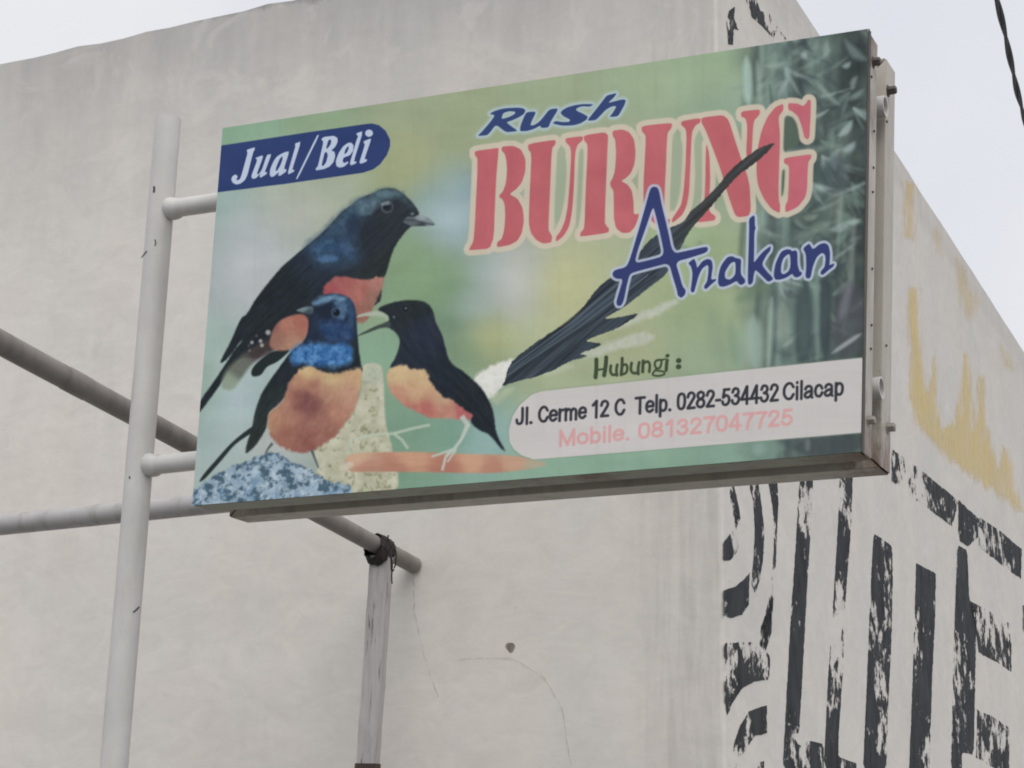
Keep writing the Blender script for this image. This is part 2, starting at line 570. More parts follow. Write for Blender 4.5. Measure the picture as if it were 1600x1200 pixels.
wallkids = {}
def wall_paint(name, pts, mat, where='side', off=0.004, rough_edge=0.0, smooth=1):
    pts = chaikin(pts, smooth, 0.12) if smooth else np.array(pts, float)
    if rough_edge:
        o = []
        rn = random.Random(len(wallkids) + 7)
        for k in range(len(pts)):
            a, b_ = pts[k], pts[(k + 1) % len(pts)]
            n_ = max(1, int(np.linalg.norm(b_ - a) / 4))
            for i in range(n_):
                o.append(a + (b_ - a) * i / n_ + np.array([rn.gauss(0, rough_edge * .5), rn.gauss(0, rough_edge)]))
        pts = np.array(o)
    P3 = [(on_side(x, y, off) if where == 'side' else on_front(x, y, off)) for x, y in pts]
    if where == 'side':
        uv = [(sside(q), q[2]) for q in P3]
    else:
        uv = [(sfront(q), q[2]) for q in P3]
    tri = tessellate_polygon([[Vector((a, b_, 0)) for a, b_ in uv]])
    me = bpy.data.meshes.new(name)
    me.from_pydata([tuple(q) for q in P3], [], [tuple(f) for f in tri])
    ul = me.uv_layers.new(name="UVMap")
    for lp in me.loops:
        ul.data[lp.index].uv = uv[lp.vertex_index]
    me.update()
    o = link(name, me, mat)
    o.parent = wall
    wallkids[o] = 1
    o.matrix_parent_inverse = Matrix.Identity(4)
    return o

z7 = Z(1100, 690, 2.352)
z8 = Z(1100, 0, 3.2)
W_, B_ = 'blackworn', 'black'
mur = [
 (B_, z7([(72, 148), (105, 145), (118, 190), (132, 260), (138, 330), (125, 400), (95, 438), (72, 438), (72, 370), (95, 340), (108, 300), (100, 230), (85, 180)])),
 (B_, z7([(165, 140), (198, 135), (212, 230), (222, 330), (218, 430), (205, 510), (188, 558), (175, 520), (182, 430), (188, 330), (182, 230)])),
 (W_, z7([(235, 135), (268, 130), (275, 210), (270, 300), (266, 420), (258, 560), (250, 640), (232, 720), (225, 775), (208, 750), (210, 690), (235, 600), (252, 480), (258, 380), (255, 250)])),
 (B_, z7([(72, 548), (110, 535), (150, 505), (168, 480), (165, 600), (140, 635), (100, 648), (72, 640)])),
 (B_, z7([(210, 680), (240, 610), (252, 560), (248, 700), (225, 775), (205, 745)])),
 (W_, z7([(75, 740), (120, 738), (180, 735), (212, 750), (244, 790), (240, 875), (190, 880), (140, 905), (105, 960), (85, 1010), (78, 960), (75, 850)])),
 (W_, z7([(232, 968), (232, 1072), (190, 1080), (160, 1120), (145, 1200), (98, 1200), (108, 1120), (130, 1050), (165, 990)])),
 (B_, z7([(190, 1210), (205, 1180), (222, 1172), (220, 1210)])),
 (B_, z7([(352, 130), (402, 124), (392, 330), (378, 560), (362, 860), (350, 1070), (328, 1075), (345, 1110), (375, 1125), (380, 1098), (440, 1112), (440, 1210), (290, 1210), (300, 1010), (320, 640), (338, 380)])),
 (B_, z7([(500, 115), (548, 112), (540, 330), (522, 560), (510, 860), (495, 1075), (494, 1160), (560, 1180), (560, 1210), (440, 1210), (455, 900), (475, 600), (492, 330)])),
 (B_, z7([(624, 338), (655, 358), (692, 385), (694, 520), (688, 760), (676, 1000), (670, 1210), (585, 1210), (595, 980), (608, 660), (618, 440)])),
 (B_, z7([(780, 445), (852, 486), (850, 640), (840, 840), (832, 1080), (828, 1210), (754, 1210), (764, 960), (774, 660)])),
 (W_, z7([(690, 25), (780, 92), (915, 200), (935, 225), (912, 312), (830, 250), (740, 185), (690, 145)])),
 (B_, z7([(935, 215), (1012, 285), (1008, 350), (970, 385), (935, 360)])),
 (B_, z7([(1014, 278), (1090, 330), (1168, 395), (1165, 505), (1085, 445), (1008, 385)])),
 (B_, z7([(932, 380), (968, 400), (975, 590), (1000, 620), (1000, 740), (995, 960), (992, 1150), (948, 1140), (948, 1210), (908, 1210), (915, 900), (925, 560)])),
 (W_, z7([(975, 585), (1050, 622), (1130, 672), (1130, 848), (1085, 815), (1010, 775), (1000, 700)])),
 (W_, z7([(1004, 985), (1060, 1010), (1122, 1052), (1122, 1210), (1085, 1210), (1000, 1160)])),
 (B_, z7([(1172, 600), (1176, 602), (1176, 700), (1172, 690)])),
 (W_, z8([(112, 100), (125, 55), (155, 35), (150, 90), (172, 150), (150, 142), (145, 225), (122, 222)])),
 (W_, z8([(205, -20), (250, -40), (282, 55), (335, 70), (372, 130), (348, 192), (292, 130), (240, 85)])),
 (W_, z8([(378, 150), (415, 195), (392, 192)])),
]
for mk, pts in mur:
    wall_paint("painted_letter", pts, M[mk], off=0.0015, rough_edge=0.45, smooth=0 if len(pts) < 11 else 1)
YPATCH = [
 ('yellow', [(1420, 452), (1434, 450), (1436, 560), (1442, 590), (1452, 615), (1458, 560), (1462, 625), (1470, 668), (1478, 668), (1488, 662), (1495, 668), (1500, 640), (1510, 555), (1516, 600), (1520, 668), (1528, 640), (1533, 590), (1540, 660), (1548, 705), (1560, 730), (1570, 700), (1582, 745), (1594, 795), (1566, 778), (1520, 745), (1475, 705), (1450, 682), (1434, 662), (1424, 620)]),
 ('yellow', [(1416, 285), (1427, 290), (1426, 375), (1416, 370)]),
 ('yellowpale', [(1494, 405), (1508, 428), (1526, 470), (1518, 500), (1508, 495), (1498, 450)]),
 ('yellowpale', [(1564, 540), (1580, 560), (1586, 578), (1566, 575)]),
 ('yellowpale', [(1462, 360), (1470, 370), (1468, 400), (1462, 395)]),
]
def ribbon_pts(cl, wd):
    cl = np.array(cl, float)
    d = np.gradient(cl, axis=0)
    d /= np.linalg.norm(d, axis=1)[:, None]
    n_ = np.stack([-d[:, 1], d[:, 0]], 1)
    wd = np.broadcast_to(np.asarray(wd, float), (len(cl),))[:, None]
    return np.concatenate([cl + n_ * wd / 2, (cl - n_ * wd / 2)[::-1]])
rn = random.Random(9)
def wiggle(p, n=26, a=2.0):
    p = np.array(p, float)
    tt = np.linspace(0, len(p) - 1, n)
    o = np.stack([np.interp(tt, range(len(p)), p[:, 0]), np.interp(tt, range(len(p)), p[:, 1])], 1)
    return o + np.array([[rn.gauss(0, a * .6), rn.gauss(0, a * .4)] for _ in o])
for cl in ([(645, 905), (648, 960), (662, 1020), (685, 1090)], [(690, 1034), (740, 1028), (800, 1028), (850, 1058), (878, 1108), (892, 1195)]):
    wall_paint("crack", ribbon_pts(wiggle(cl, 34, 1.0), 1.3 + 0.8 * np.sin(np.arange(34) * 1.7)), M['crack'], 'front', 0.003, smooth=0)

# ------------------------------------------------------------------ the sign: placement
SY, LEAN = rad(-25.4), rad(-1.5)
sS = np.array([math.cos(SY), math.sin(SY), 0])
sF = np.array([math.sin(SY), -math.cos(SY), 0])                    # out of the printed face
sU = math.cos(LEAN) * np.array([0, 0, 1.0]) + math.sin(LEAN) * sF
sF = np.cross(sS, sU)
SC = CAM + np.array([-0.0144, 4.917, 1.463])
def on_sign(x, y, back=0.0): return hit(x, y, sF, SC - sF * back)
TL, TR, BR, BL = [on_sign(*q) for q in ((348, 200), (1356, 45), (1345, 706), (300, 790))]
def panel(u, v, back=0.0):
    return ((1 - u) * (1 - v)) * BL + (u * (1 - v)) * BR + (u * v) * TR + ((1 - u) * v) * TL - sF * back
PW, PH, DEP = np.linalg.norm(TR - TL), np.linalg.norm(TL - BL), 0.290
MID = 0.150
ptop, pbot = on_sign(263, 186, MID), on_sign(178, 1200, MID)
pd = (pbot - ptop) / np.linalg.norm(pbot - ptop)
pground = ptop + pd * (ptop[2] / -pd[2])
sg = empty("shop_sign", tuple(pground), "printed double-frame sign box with three birds and red BURUNG lettering, on a cream pipe pole", "sign")

# pole, arms, welds
PR = 0.0415
pole = pipe_obj("post", ptop, pground - np.array([0, 0, 0.02]), PR, PR - 0.005, M['pole'], sg, 14, 0.0006, 3, 0.01)
arms = [((249, 329), (1384, 166)), ((221, 729), (1378, 606))]
for k, (a, b_) in enumerate(arms):
    pa = on_sign(*a, MID)
    # start on the pole's axis at this height
    tt = (pa - ptop).dot(pd)
    pa = ptop + pd * tt
    pb = on_sign(*b_, MID)
    arm = pipe_obj("arm", pb, pa, 0.0295, 0.0245, M['pole'], sg, 10, 0.0, k, 0.02)
    dirn = (pb - pa) / np.linalg.norm(pb - pa)
    bm = bmesh.new()
    p0 = pa + dirn * (PR * 0.55)
    p1 = pa + dirn * (PR + 0.034)
    add_rev(bm, p0, p1, [(0, 0.028), (0.25, 0.0355), (0.5, 0.0368), (0.75, 0.0335), (1.0, 0.0298)], 28, 0.0022, 8 + k)
    wl = bm_obj("weld", bm, M['pole'], None, True)
    wl.parent = arm
    wl.matrix_parent_inverse = Matrix.Identity(4)
# chips and scratches on the pole: little dents with bare dark steel
def on_pole(x, y):
    d = ray(x, y)
    d = d / np.linalg.norm(d)
    # closest approach on pole surface along the ray
    w0 = CAM - ptop
    a_, b2, c_ = 1 - d.dot(pd) ** 2, 2 * (w0.dot(d) - w0.dot(pd) * d.dot(pd)), w0.dot(w0) - w0.dot(pd) ** 2 - (PR + 0.0008) ** 2
    ds = b2 * b2 - 4 * a_ * c_
    return CAM + d * ((-b2 - math.sqrt(max(ds, 0))) / (2 * a_))
for cl, wd in (([(240.5, 291), (241, 296), (240, 301)], 3.4), ([(229.5, 392), (225, 397), (221, 403)], 1.7),                ([(242, 374), (243.5, 379), (242, 384)], 1.8), ([(208, 957), (213, 953), (218, 948)], 2.6), ([(202, 744), (203, 748)], 2.4)):
    rp = ribbon_pts(np.array([(np.interp(q, range(len(cl)), [c_[0] for c_ in cl]), np.interp(q, range(len(cl)), [c_[1] for c_ in cl])) for q in np.linspace(0, len(cl) - 1, 7)]), wd)
    n_ = len(rp) // 2
    P3 = [on_pole(*q) for q in rp]
    ch = mesh("paint_chip", P3, [(i, i + 1, 2 * n_ - 2 - i, 2 * n_ - 1 - i) for i in range(n_ - 1)], M['darkbolt'])
    ch.parent = pole
    ch.matrix_parent_inverse = Matrix.Identity(4)

M['frame'] = painted_metal("rust_bled_frame_paint", (0.54, 0.50, 0.44), 0.65, 0.42, 0.5, 11,
                           [(BR - sF * 0.06, 0.42, 0.8), (TR - sF * 0.03, 0.26, 0.9), (BR - sF * 0.27, 0.36, 0.75), (BL - sF * 0.2, 0.3, 0.7), (on_sign(1382, 180, 0.05), 0.2, 0.7)])
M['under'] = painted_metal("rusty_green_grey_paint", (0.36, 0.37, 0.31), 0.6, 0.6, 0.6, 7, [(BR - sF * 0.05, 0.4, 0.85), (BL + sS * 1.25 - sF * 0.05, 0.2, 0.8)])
# box: two rings of steel angle with a sunken channel between them
def inq(dx, dy):
    du, dv = dx / PW, dy / PH
    return [(du, dv), (1 - du, dv), (1 - du, 1 - dv), (du, 1 - dv)]      # BL BR TR TL
def ring_bars(name, b0, b1, width, mats, out_=0.0, gap=0.0015):
    o, i = inq(-out_, -out_), inq(width, width)
    objs = []
    for k in range(4):
        k2 = (k + 1) % 4
        bm = bmesh.new()
        # tiny mitre gap so that the bars read as separate lengths
        def pt(a, bb, f): return ((1 - f) * a[0] + f * bb[0], (1 - f) * a[1] + f * bb[1])
        e = gap
        q = [pt(o[k], o[k2], e), pt(o[k], o[k2], 1 - e), pt(i[k], i[k2], 1 - e), pt(i[k], i[k2], e)]
        add_hexa(bm, [panel(*c_, b0) for c_ in q], [panel(*c_, b1) for c_ in q])
        bmesh.ops.bevel(bm, geom=list(bm.edges), offset=0.0018, segments=2, affect='EDGES')
        objs.append(bm_obj(name, bm, mats[k], sg, False))
    return objs
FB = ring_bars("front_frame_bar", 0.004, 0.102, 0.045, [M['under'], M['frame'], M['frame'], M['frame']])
RB = ring_bars("rear_frame_bar", 0.192, DEP, 0.045, [M['frame']] * 4)
bm = bmesh.new()
q = inq(0.040, 0.040)
add_hexa(bm, [panel(*c_, 0.006) for c_ in q], [panel(*c_, DEP - 0.006) for c_ in q])
bm_obj("box_core", bm, M['core'], sg)
bm = bmesh.new()
q = inq(0.004, 0.004)
add_hexa(bm, [panel(*c_, DEP - 0.002) for c_ in q], [panel(*c_, DEP + 0.003) for c_ in q])
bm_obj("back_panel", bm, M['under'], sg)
# folded lip of the printed sheet along the right edge
bm = bmesh.new()
add_hexa(bm, [panel(1.0005, 0, 0.0), panel(1.0016, 0, 0.0), panel(1.0016, 1, 0.0), panel(1.0005, 1, 0.0)], [panel(1.0005, 0, 0.022), panel(1.0016, 0, 0.022), panel(1.0016, 1, 0.022), panel(1.0005, 1, 0.022)])
bm_obj("edge_strip", bm, M['darkbolt'], sg)

# bolts through the end of the frames
def bolt(x, y, back, r, h, mat, hexa=True):
    # point on the end face of the box (plane through TR, BR)
    nrm = sS
    nrm = np.cross(TR - BR, sF)
    P = hit(x, y, nrm, TR)
    bm = bmesh.new()
    seg = 6 if hexa else 12
    add_rev(bm, P - sS * 0.006, P + sS * h, [(0, r * 1.45), (0.30, r * 1.45), (0.31, r), (0.9, r * 0.98), (1.0, r * 0.78), (1.0, r * .02)], seg, 0, 1)
    return bm_obj("bolt", bm, mat, sg)
bolt(1364, 97, 0, 0.0115, 0.020, M['darkbolt'])
bolt(1387, 142, 0, 0.0115, 0.024, M['darkbolt'])
bolt(1356.5, 657, 0, 0.011, 0.018, M['bolt'])
bolt(1387, 668, 0, 0.0125, 0.020, M['bolt'])
for x, y in ((1365, 205), (1364, 262), (1363, 300), (1362, 420), (1361, 508), (1360, 545), (1385, 190), (1384, 540), (1361, 120)):
    bolt(x, y, 0, 0.0035, 0.004, M['darkbolt'], False)

# ------------------------------------------------------------------ the printed sheet
NXG, NYG = 1080, 630
uu = np.linspace(0, 1, NXG)
vv = np.linspace(0, 1, NYG)
U, V = np.meshgrid(uu, vv)
P = ((1 - U) * (1 - V))[..., None] * BL + (U * (1 - V))[..., None] * BR + (U * V)[..., None] * TR + ((1 - U) * V)[..., None] * TL
# artwork sheet coordinates: the design is drawn on a sheet whose corners sit at these four points
rel = P - CAM
dep = rel @ fw
X = 800 + FPX * (rel @ RT) / dep
Y = 600 - FPX * (rel @ UP) / dep
del rel, dep
C = np.zeros((NYG, NXG, 3))
LAB = np.zeros((NYG, NXG), np.int16)
LABN = {0: "face_panel"}

rs = np.random.RandomState(11)
LAT = rs.rand(512, 512)
def vnoise(x, y, seed=0):
    x = x + seed * 37.7
    y = y + seed * 91.3
    xi, yi = np.floor(x).astype(int), np.floor(y).astype(int)
    fx, fy = x - xi, y - yi
    fx, fy = fx * fx * (3 - 2 * fx), fy * fy * (3 - 2 * fy)
    a, b2 = LAT[yi % 512, xi % 512], LAT[yi % 512, (xi + 1) % 512]
    c_, d_ = LAT[(yi + 1) % 512, xi % 512], LAT[(yi + 1) % 512, (xi + 1) % 512]
    return (a * (1 - fx) + b2 * fx) * (1 - fy) + (c_ * (1 - fx) + d_ * fx) * fy
def fbm(x, y, seed=0, o=4, g=0.55):
    s_, a, tot = 0, 1, 0
    for k in range(o):
        s_ = s_ + a * vnoise(x * 2 ** k, y * 2 ** k, seed + k * 3)
        tot += a
        a *= g
    return s_ / tot

def bbox(pts, pad):
    pts = np.asarray(pts)
    x0, y0 = pts.min(0) - pad
    x1, y1 = pts.max(0) + pad
    ok = (X > x0) & (X < x1) & (Y > y0) & (Y < y1)
    r_ = np.where(ok.any(1))[0]
    c_ = np.where(ok.any(0))[0]
    if len(r_) == 0:
        return None
    return slice(r_[0], r_[-1] + 1), slice(c_[0], c_[-1] + 1)

def sdf_seg(segs, x, y):
    """signed distance (negative inside, even-odd) to closed outlines given as segments"""
    d2 = np.full(x.shape, 1e9)
    ins = np.zeros(x.shape, bool)
    for (ax, ay, bx, by) in segs:
        ex, ey = bx - ax, by - ay
        l2 = ex * ex + ey * ey + 1e-12
        tt = np.clip(((x - ax) * ex + (y - ay) * ey) / l2, 0, 1)
        dx, dy = x - ax - tt * ex, y - ay - tt * ey
        np.minimum(d2, dx * dx + dy * dy, out=d2)
        if ay != by:
            cr_ = ((ay > y) != (by > y)) & (x < (bx - ax) * (y - ay) / (by - ay) + ax)
            ins ^= cr_
    d = np.sqrt(d2)
    return np.where(ins, -d, d)

def segs_of(polys):
    o = []
    for p_ in polys:
        p_ = np.asarray(p_)
        o += [(p_[k][0], p_[k][1], p_[(k + 1) % len(p_)][0], p_[(k + 1) % len(p_)][1]) for k in range(len(p_))]
    return o

for mk, pts in YPATCH:
    pts_ = np.array(pts, float)
    x0, y0 = pts_.min(0) - 9
    x1, y1 = pts_.max(0) + 9
    gx_, gy_ = np.meshgrid(np.arange(x0, x1, 1.6), np.arange(y0, y1, 2.6))
    dd = sdf_seg(segs_of([pts_]), gx_, gy_)
    dd = dd + (fbm(gx_ * 0.22, gy_ * 0.025, 3, 3) - 0.5) * 16
    al = np.clip(0.5 - dd / 11.0, 0, 1) * (0.80 if mk == 'yellow' else 0.45) * np.clip(0.35 + 1.3 * fbm(gx_ * 0.16, gy_ * 0.014, 8, 4), 0, 1)
    h_, w_ = gx_.shape
    P3 = np.array([on_side(x, y, 0.0015) for x, y in zip(gx_.ravel(), gy_.ravel())])
    id_ = np.arange(h_ * w_).reshape(h_, w_)
    fc = np.stack([id_[:-1, :-1], id_[1:, :-1], id_[1:, 1:], id_[:-1, 1:]], -1).reshape(-1, 4)
    fc = fc[(al.ravel()[fc] > 0.01).any(1)]
    uq, inv = np.unique(fc, return_inverse=True)
    me = bpy.data.meshes.new("paint_patch")
    me.from_pydata([tuple(q) for q in P3[uq]], [], [tuple(f) for f in inv.reshape(-1, 4).tolist()])
    ul = me.uv_layers.new(name="UVMap")
    for lp in me.loops:
        q = P3[uq[lp.vertex_index]]
        ul.data[lp.index].uv = (sside(q), q[2])
    ca = me.color_attributes.new("cover", 'FLOAT_COLOR', 'POINT')
    av = al.ravel()[uq]
    ca.data.foreach_set("color", np.stack([av, av, av, np.ones_like(av)], 1).astype(np.float32).ravel())
    o = link("paint_patch", me, M[mk])
    o.parent = wall
    o.matrix_parent_inverse = Matrix.Identity(4)

def region(polys, pad):
    bb = bbox(np.concatenate([np.asarray(p_) for p_ in polys]), pad)
    if bb is None:
        return None, None
    return bb, sdf_seg(segs_of(polys), X[bb], Y[bb])

def put(bb, a, colr):
    """blend a colour (constant or array) over the sheet with coverage a"""
    C[bb] = C[bb] * (1 - a[..., None]) + np.asarray(colr, float) * a[..., None]

def fill(polys, colr, soft=1.2, op=1.0, lab=None, grow=0.0, wob=0.0, wsc=0.25, tex=None):
    if not isinstance(polys, list) or not hasattr(polys[0][0], "__len__"):
        polys = [polys]
    bb, d = region(polys, soft + grow + wob + 3)
    if bb is None:
        return None
    if wob:
        d = d + (fbm(X[bb] * wsc, Y[bb] * wsc, 5) - 0.5) * 2 * wob
    a = np.clip(0.5 - (d - grow) / soft, 0, 1) * op
    cc = colr(X[bb], Y[bb], d) if callable(colr) else np.asarray(colr, float)
    put(bb, a, cc)
    if lab is not None:
        LAB[bb][a > 0.5] = lab
    return bb, d

def shep(points, x, y, s_=40.0):
    num = np.zeros(x.shape + (3,))
    den = np.zeros(x.shape)
    for px, py, c_ in points:
        wt = 1.0 / ((x - px) ** 2 + (y - py) ** 2 + s_ * s_) ** 2
        num += wt[..., None] * np.array(c_, float)
        den += wt
    return num / den[..., None]
def grad(points, s_=10.0, nz=0.0, nsx=.2, nsy=.2, ang=0.0):
    def f_(x, y, d):
        c_ = shep(points, x, y, s_)
        if nz:
            ca, sa_ = math.cos(ang), math.sin(ang)
            xr, yr = x * ca + y * sa_, -x * sa_ + y * ca
            c_ = c_ + ((fbm(xr * nsx, yr * nsy, 2) - 0.5) * 2 * nz)[..., None]
        return c_
    return f_

# --- blurred garden background
BG = [(400,195,(130,165,135)),(360,205,(124,160,130)),(500,178,(135,160,125)),(650,165,(146,159,126)),(640,235,(156,163,122)),(700,200,(147,159,125)),
 (850,130,(150,165,130)),(1000,115,(150,170,135)),(1100,100,(145,170,135)),(350,325,(139,165,158)),(380,360,(152,166,165)),(450,335,(163,171,162)),
 (520,305,(158,170,146)),(400,430,(161,166,166)),(345,450,(155,166,166)),(330,520,(148,172,163)),(322,600,(138,165,150)),(380,625,(150,172,172)),
 (345,680,(150,172,168)),(420,560,(155,176,174)),(340,740,(160,178,172)),(420,690,(165,172,168)),(450,300,(160,172,150)),(620,275,(150,161,120)),(680,305,(130,160,160)),(700,350,(145,166,163)),
 (640,400,(126,153,115)),(660,440,(122,153,112)),(637,457,(128,158,122)),(596,562,(124,160,130)),(665,677,(113,148,122)),(640,720,(113,150,124)),(714,446,(120,155,115)),
 (694,444,(112,140,106)),(735,471,(146,166,168)),(804,457,(168,173,164)),(872,457,(172,176,134)),(762,526,(158,166,118)),(721,540,(116,144,112)),
 (694,512,(104,134,108)),(872,600,(156,168,132)),(762,691,(138,172,168)),(694,677,(116,155,135)),(982,540,(157,166,127)),(1092,499,(145,165,125)),
 (1114,567,(140,160,130)),(716,300,(122,152,160)),(716,350,(135,160,168)),(708,419,(118,145,106)),(755,427,(150,170,174)),(810,427,(168,173,166)),
 (892,419,(168,174,132)),(716,199,(148,160,120)),(870,295,(160,166,140)),(820,330,(158,168,150)),(760,220,(150,162,125)),(950,250,(155,165,135)),(1050,250,(152,166,136)),
 (1130,420,(150,166,126)),(1090,400,(142,166,122)),(1000,725,(130,166,142)),(900,735,(128,165,140)),(1120,705,(125,158,138)),(820,735,(128,164,140)),
 (1130,180,(140,165,140)),(1130,300,(142,160,130)),(930,480,(168,175,135)),(860,520,(162,170,128)),(1040,430,(158,172,128))]
C[:] = shep(BG, X, Y, 34.0)
def glow(x, y, rx, ry, colr, op):
    global C
    a = op * np.exp(-(((X - x) / rx) ** 2 + ((Y - y) / ry) ** 2))[..., None]
    C = C * (1 - a) + np.array(colr, float) * a
glow(400, 420, 60, 90, (182, 186, 188), .75)
glow(480, 330, 70, 30, (184, 186, 172), .5)
glow(370, 620, 34, 50, (174, 192, 196), .6)
glow(345, 560, 30, 40, (160, 180, 172), .5)
glow(705, 345, 40, 50, (160, 182, 188), .7)
glow(810, 440, 55, 60, (184, 188, 182), .75)
glow(885, 450, 50, 60, (186, 188, 134), .7)
glow(650, 260, 60, 40, (164, 170, 122), .5)
glow(780, 525, 45, 30, (170, 176, 122), .5)
glow(660, 430, 40, 50, (124, 156, 112), .5)
glow(1010, 130, 120, 40, (152, 172, 136), .5)
C += ((fbm(X * 0.02, Y * 0.02, 1) - 0.5) * 14)[..., None]
C += ((fbm(X * 0.008, Y * 0.05, 9, 3) - 0.5) * 8)[..., None]

# --- bamboo grove on the right of the sheet
gx = X + 18 * (vnoise(X * 0.03, Y * 0.02, 4) - 0.5)
f_ = np.clip((gx - 1135) / 75, 0, 1)
f_ = f_ * f_ * (3 - 2 * f_)
f2 = np.clip((Y - 420) / 120, 0, 1) * np.clip((1215 - X) / 60, 0, 1)
f_ = f_ * (1 - 0.55 * f2)
stem = fbm(X * 0.055 + 0.02 * Y * 0.05, Y * 0.004, 6, 3)
deepc = np.array([92, 111, 105]) + (stem[..., None] - 0.5) * np.array([70, 85, 75])
rgt = np.clip((X - 1240) / 90, 0, 1)[..., None]
deepc = deepc * (1 - 0.24 * rgt)
cl_ = fbm(X * 0.03, Y * 0.03, 12, 4)
deepc = deepc + (cl_[..., None] - 0.5) * np.array([46, 52, 48])
C = C * (1 - f_[..., None]) + deepc * f_[..., None]
def leaf(x, y, ln, wd, ang, colr, op=0.8, soft=2.5):
    ca, sa_ = math.cos(ang), math.sin(ang)
    tt = np.linspace(-1, 1, 9)
    c_ = np.stack([x + ca * tt * ln / 2 - sa_ * wd * 0.35 * (1 - tt ** 2), y + sa_ * tt * ln / 2 + ca * wd * 0.35 * (1 - tt ** 2)], 1)
    fill(ribbon_pts(c_, wd * (1 - tt ** 2) + 0.4), colr, soft, op)
rl = random.Random(21)
for k in range(150):
    x, y = rl.uniform(1150, 1352), rl.uniform(45, 572)
    if rl.random() > min(1, (x - 1130) / 90):
        continue
    if y > 440 and x < 1230:
        continue
    sh = rl.random()
    dk = rl.random() < 0.52
    c_ = np.array([50, 62, 64]) + sh * 26 if dk else np.array([112, 134, 124]) + sh * np.array([50, 48, 48])
    leaf(x, y, rl.uniform(16, 62), rl.uniform(3, 11), rl.choice([rl.uniform(-0.75, -0.1), rl.uniform(-0.75, -0.1), rl.uniform(0.15, 0.9), rl.uniform(1.2, 1.9)]), c_, rl.uniform(0.22, 0.6), rl.uniform(3, 8))
for k in range(46):                      # drooping leaf sprays
    x, y = rl.uniform(1165, 1350), rl.uniform(40, 440)
    if rl.random() > min(1, (x - 1130) / 100):
        continue
    tone = rl.random()
    c0_ = np.array([60, 74, 76]) if tone < .35 else (np.array([104, 126, 116]) if tone < .75 else np.array([146, 166, 160]))
    sgn = rl.choice([-1, 1])
    for j in range(rl.randint(4, 7)):
        an = rl.uniform(0.1, 1.35)
        ln_ = rl.uniform(20, 50)
        ang = an if sgn > 0 else math.pi - an
        leaf(x + math.cos(ang) * ln_ / 2, y + math.sin(ang) * ln_ / 2, ln_, rl.uniform(3, 7.5), ang, c0_ + rl.uniform(-10, 12), rl.uniform(.3, .6), rl.uniform(3, 6))
def bar(x0, y0, x1, y1, wd, colr, op=0.8, soft=3):
    tt = np.linspace(-1, 1, 11)
    fill(ribbon_pts(np.stack([x0 + (x1 - x0) * (tt + 1) / 2, y0 + (y1 - y0) * (tt + 1) / 2], 1), wd * (1 - 0.9 * tt ** 4)), colr, soft, op)
for k in range(26):
    x, y = rl.uniform(1150, 1345), rl.choice([rl.uniform(60, 330), rl.uniform(330, 540), rl.uniform(430, 540)])
    hgt = rl.uniform(50, 150)
    c_ = (62, 76, 76) if rl.random() < .5 else (134 + rl.uniform(-12, 14), 156 + rl.uniform(-12, 14), 146 + rl.uniform(-12, 14))
    bar(x, y, x - rl.uniform(2, 10), min(575, y + hgt), rl.uniform(5, 15), c_, rl.uniform(.25, .55), rl.uniform(5, 9))
bar(1166, 88, 1170, 165, 13, (160, 188, 176), 0.82, 7.0)
bar(1183, 95, 1188, 160, 8, (150, 172, 158), 0.58, 7.0)
bar(1212, 80, 1206, 120, 10, (140, 165, 148), 0.48, 7.0)
bar(1232, 65, 1228, 90, 14, (68, 88, 84), 0.67, 8.0)
bar(1176, 492, 1182, 580, 26, (150, 176, 168), 0.60, 12.0)
bar(1206, 465, 1200, 580, 9, (155, 178, 165), 0.72, 7.0)
bar(1222, 470, 1228, 545, 20, (136, 152, 136), 0.58, 8.0)
bar(1258, 440, 1254, 570, 30, (62, 78, 80), 0.82, 10.0)
bar(1276, 430, 1278, 570, 9, (112, 134, 128), 0.67, 6.0)
bar(1290, 420, 1290, 565, 18, (56, 68, 72), 0.82, 7.0)
bar(1330, 440, 1322, 560, 46, (74, 76, 84), 0.72, 12.0)
bar(1300, 552, 1346, 521, 7, (152, 158, 160), 0.86, 4.0)
bar(1312, 500, 1330, 440, 12, (122, 124, 132), 0.58, 8.0)
bar(1110, 480, 1128, 575, 26, (128, 150, 122), 0.48, 14.0)
bar(1150, 470, 1210, 440, 18, (104, 130, 104), 0.58, 11.0)
bar(1140, 500, 1150, 570, 16, (118, 142, 116), 0.48, 10.0)
bar(1232, 300, 1330, 250, 20, (66, 86, 82), 0.48, 10.0)
leaf(1338, 78, 46, 14, 0.75, (136, 158, 156), 0.52, 7.5)
leaf(1326, 228, 22, 11, -0.6, (158, 178, 176), 0.64, 5.5)
leaf(1308, 250, 34, 14, 1.7, (152, 172, 172), 0.64, 5.5)
leaf(1320, 200, 34, 11, -0.8, (160, 180, 176), 0.68, 5.0)
leaf(1322, 100, 14, 8, -0.5, (160, 184, 178), 0.68, 5.5)
leaf(1260, 86, 12, 9, 1.4, (168, 190, 184), 0.64, 5.5)
leaf(1336, 130, 22, 9, 1.9, (146, 162, 160), 0.60, 5.5)
leaf(1280, 178, 34, 5, -0.45, (164, 184, 172), 0.64, 4.5)
leaf(1334, 292, 66, 5, -0.42, (150, 168, 166), 0.60, 5.0)
leaf(1312, 352, 36, 12, -0.4, (150, 170, 166), 0.60, 5.5)
leaf(1334, 345, 20, 8, -0.2, (165, 185, 180), 0.60, 5.5)
leaf(1310, 398, 70, 4, -0.6, (150, 160, 158), 0.52, 4.5)
leaf(1290, 322, 46, 5, -0.4, (140, 158, 146), 0.45, 4.5)
leaf(1240, 270, 40, 26, 1.5, (62, 76, 66), 0.52, 6.5)
leaf(1318, 270, 60, 44, 1.4, (52, 64, 72), 0.52, 12.5)
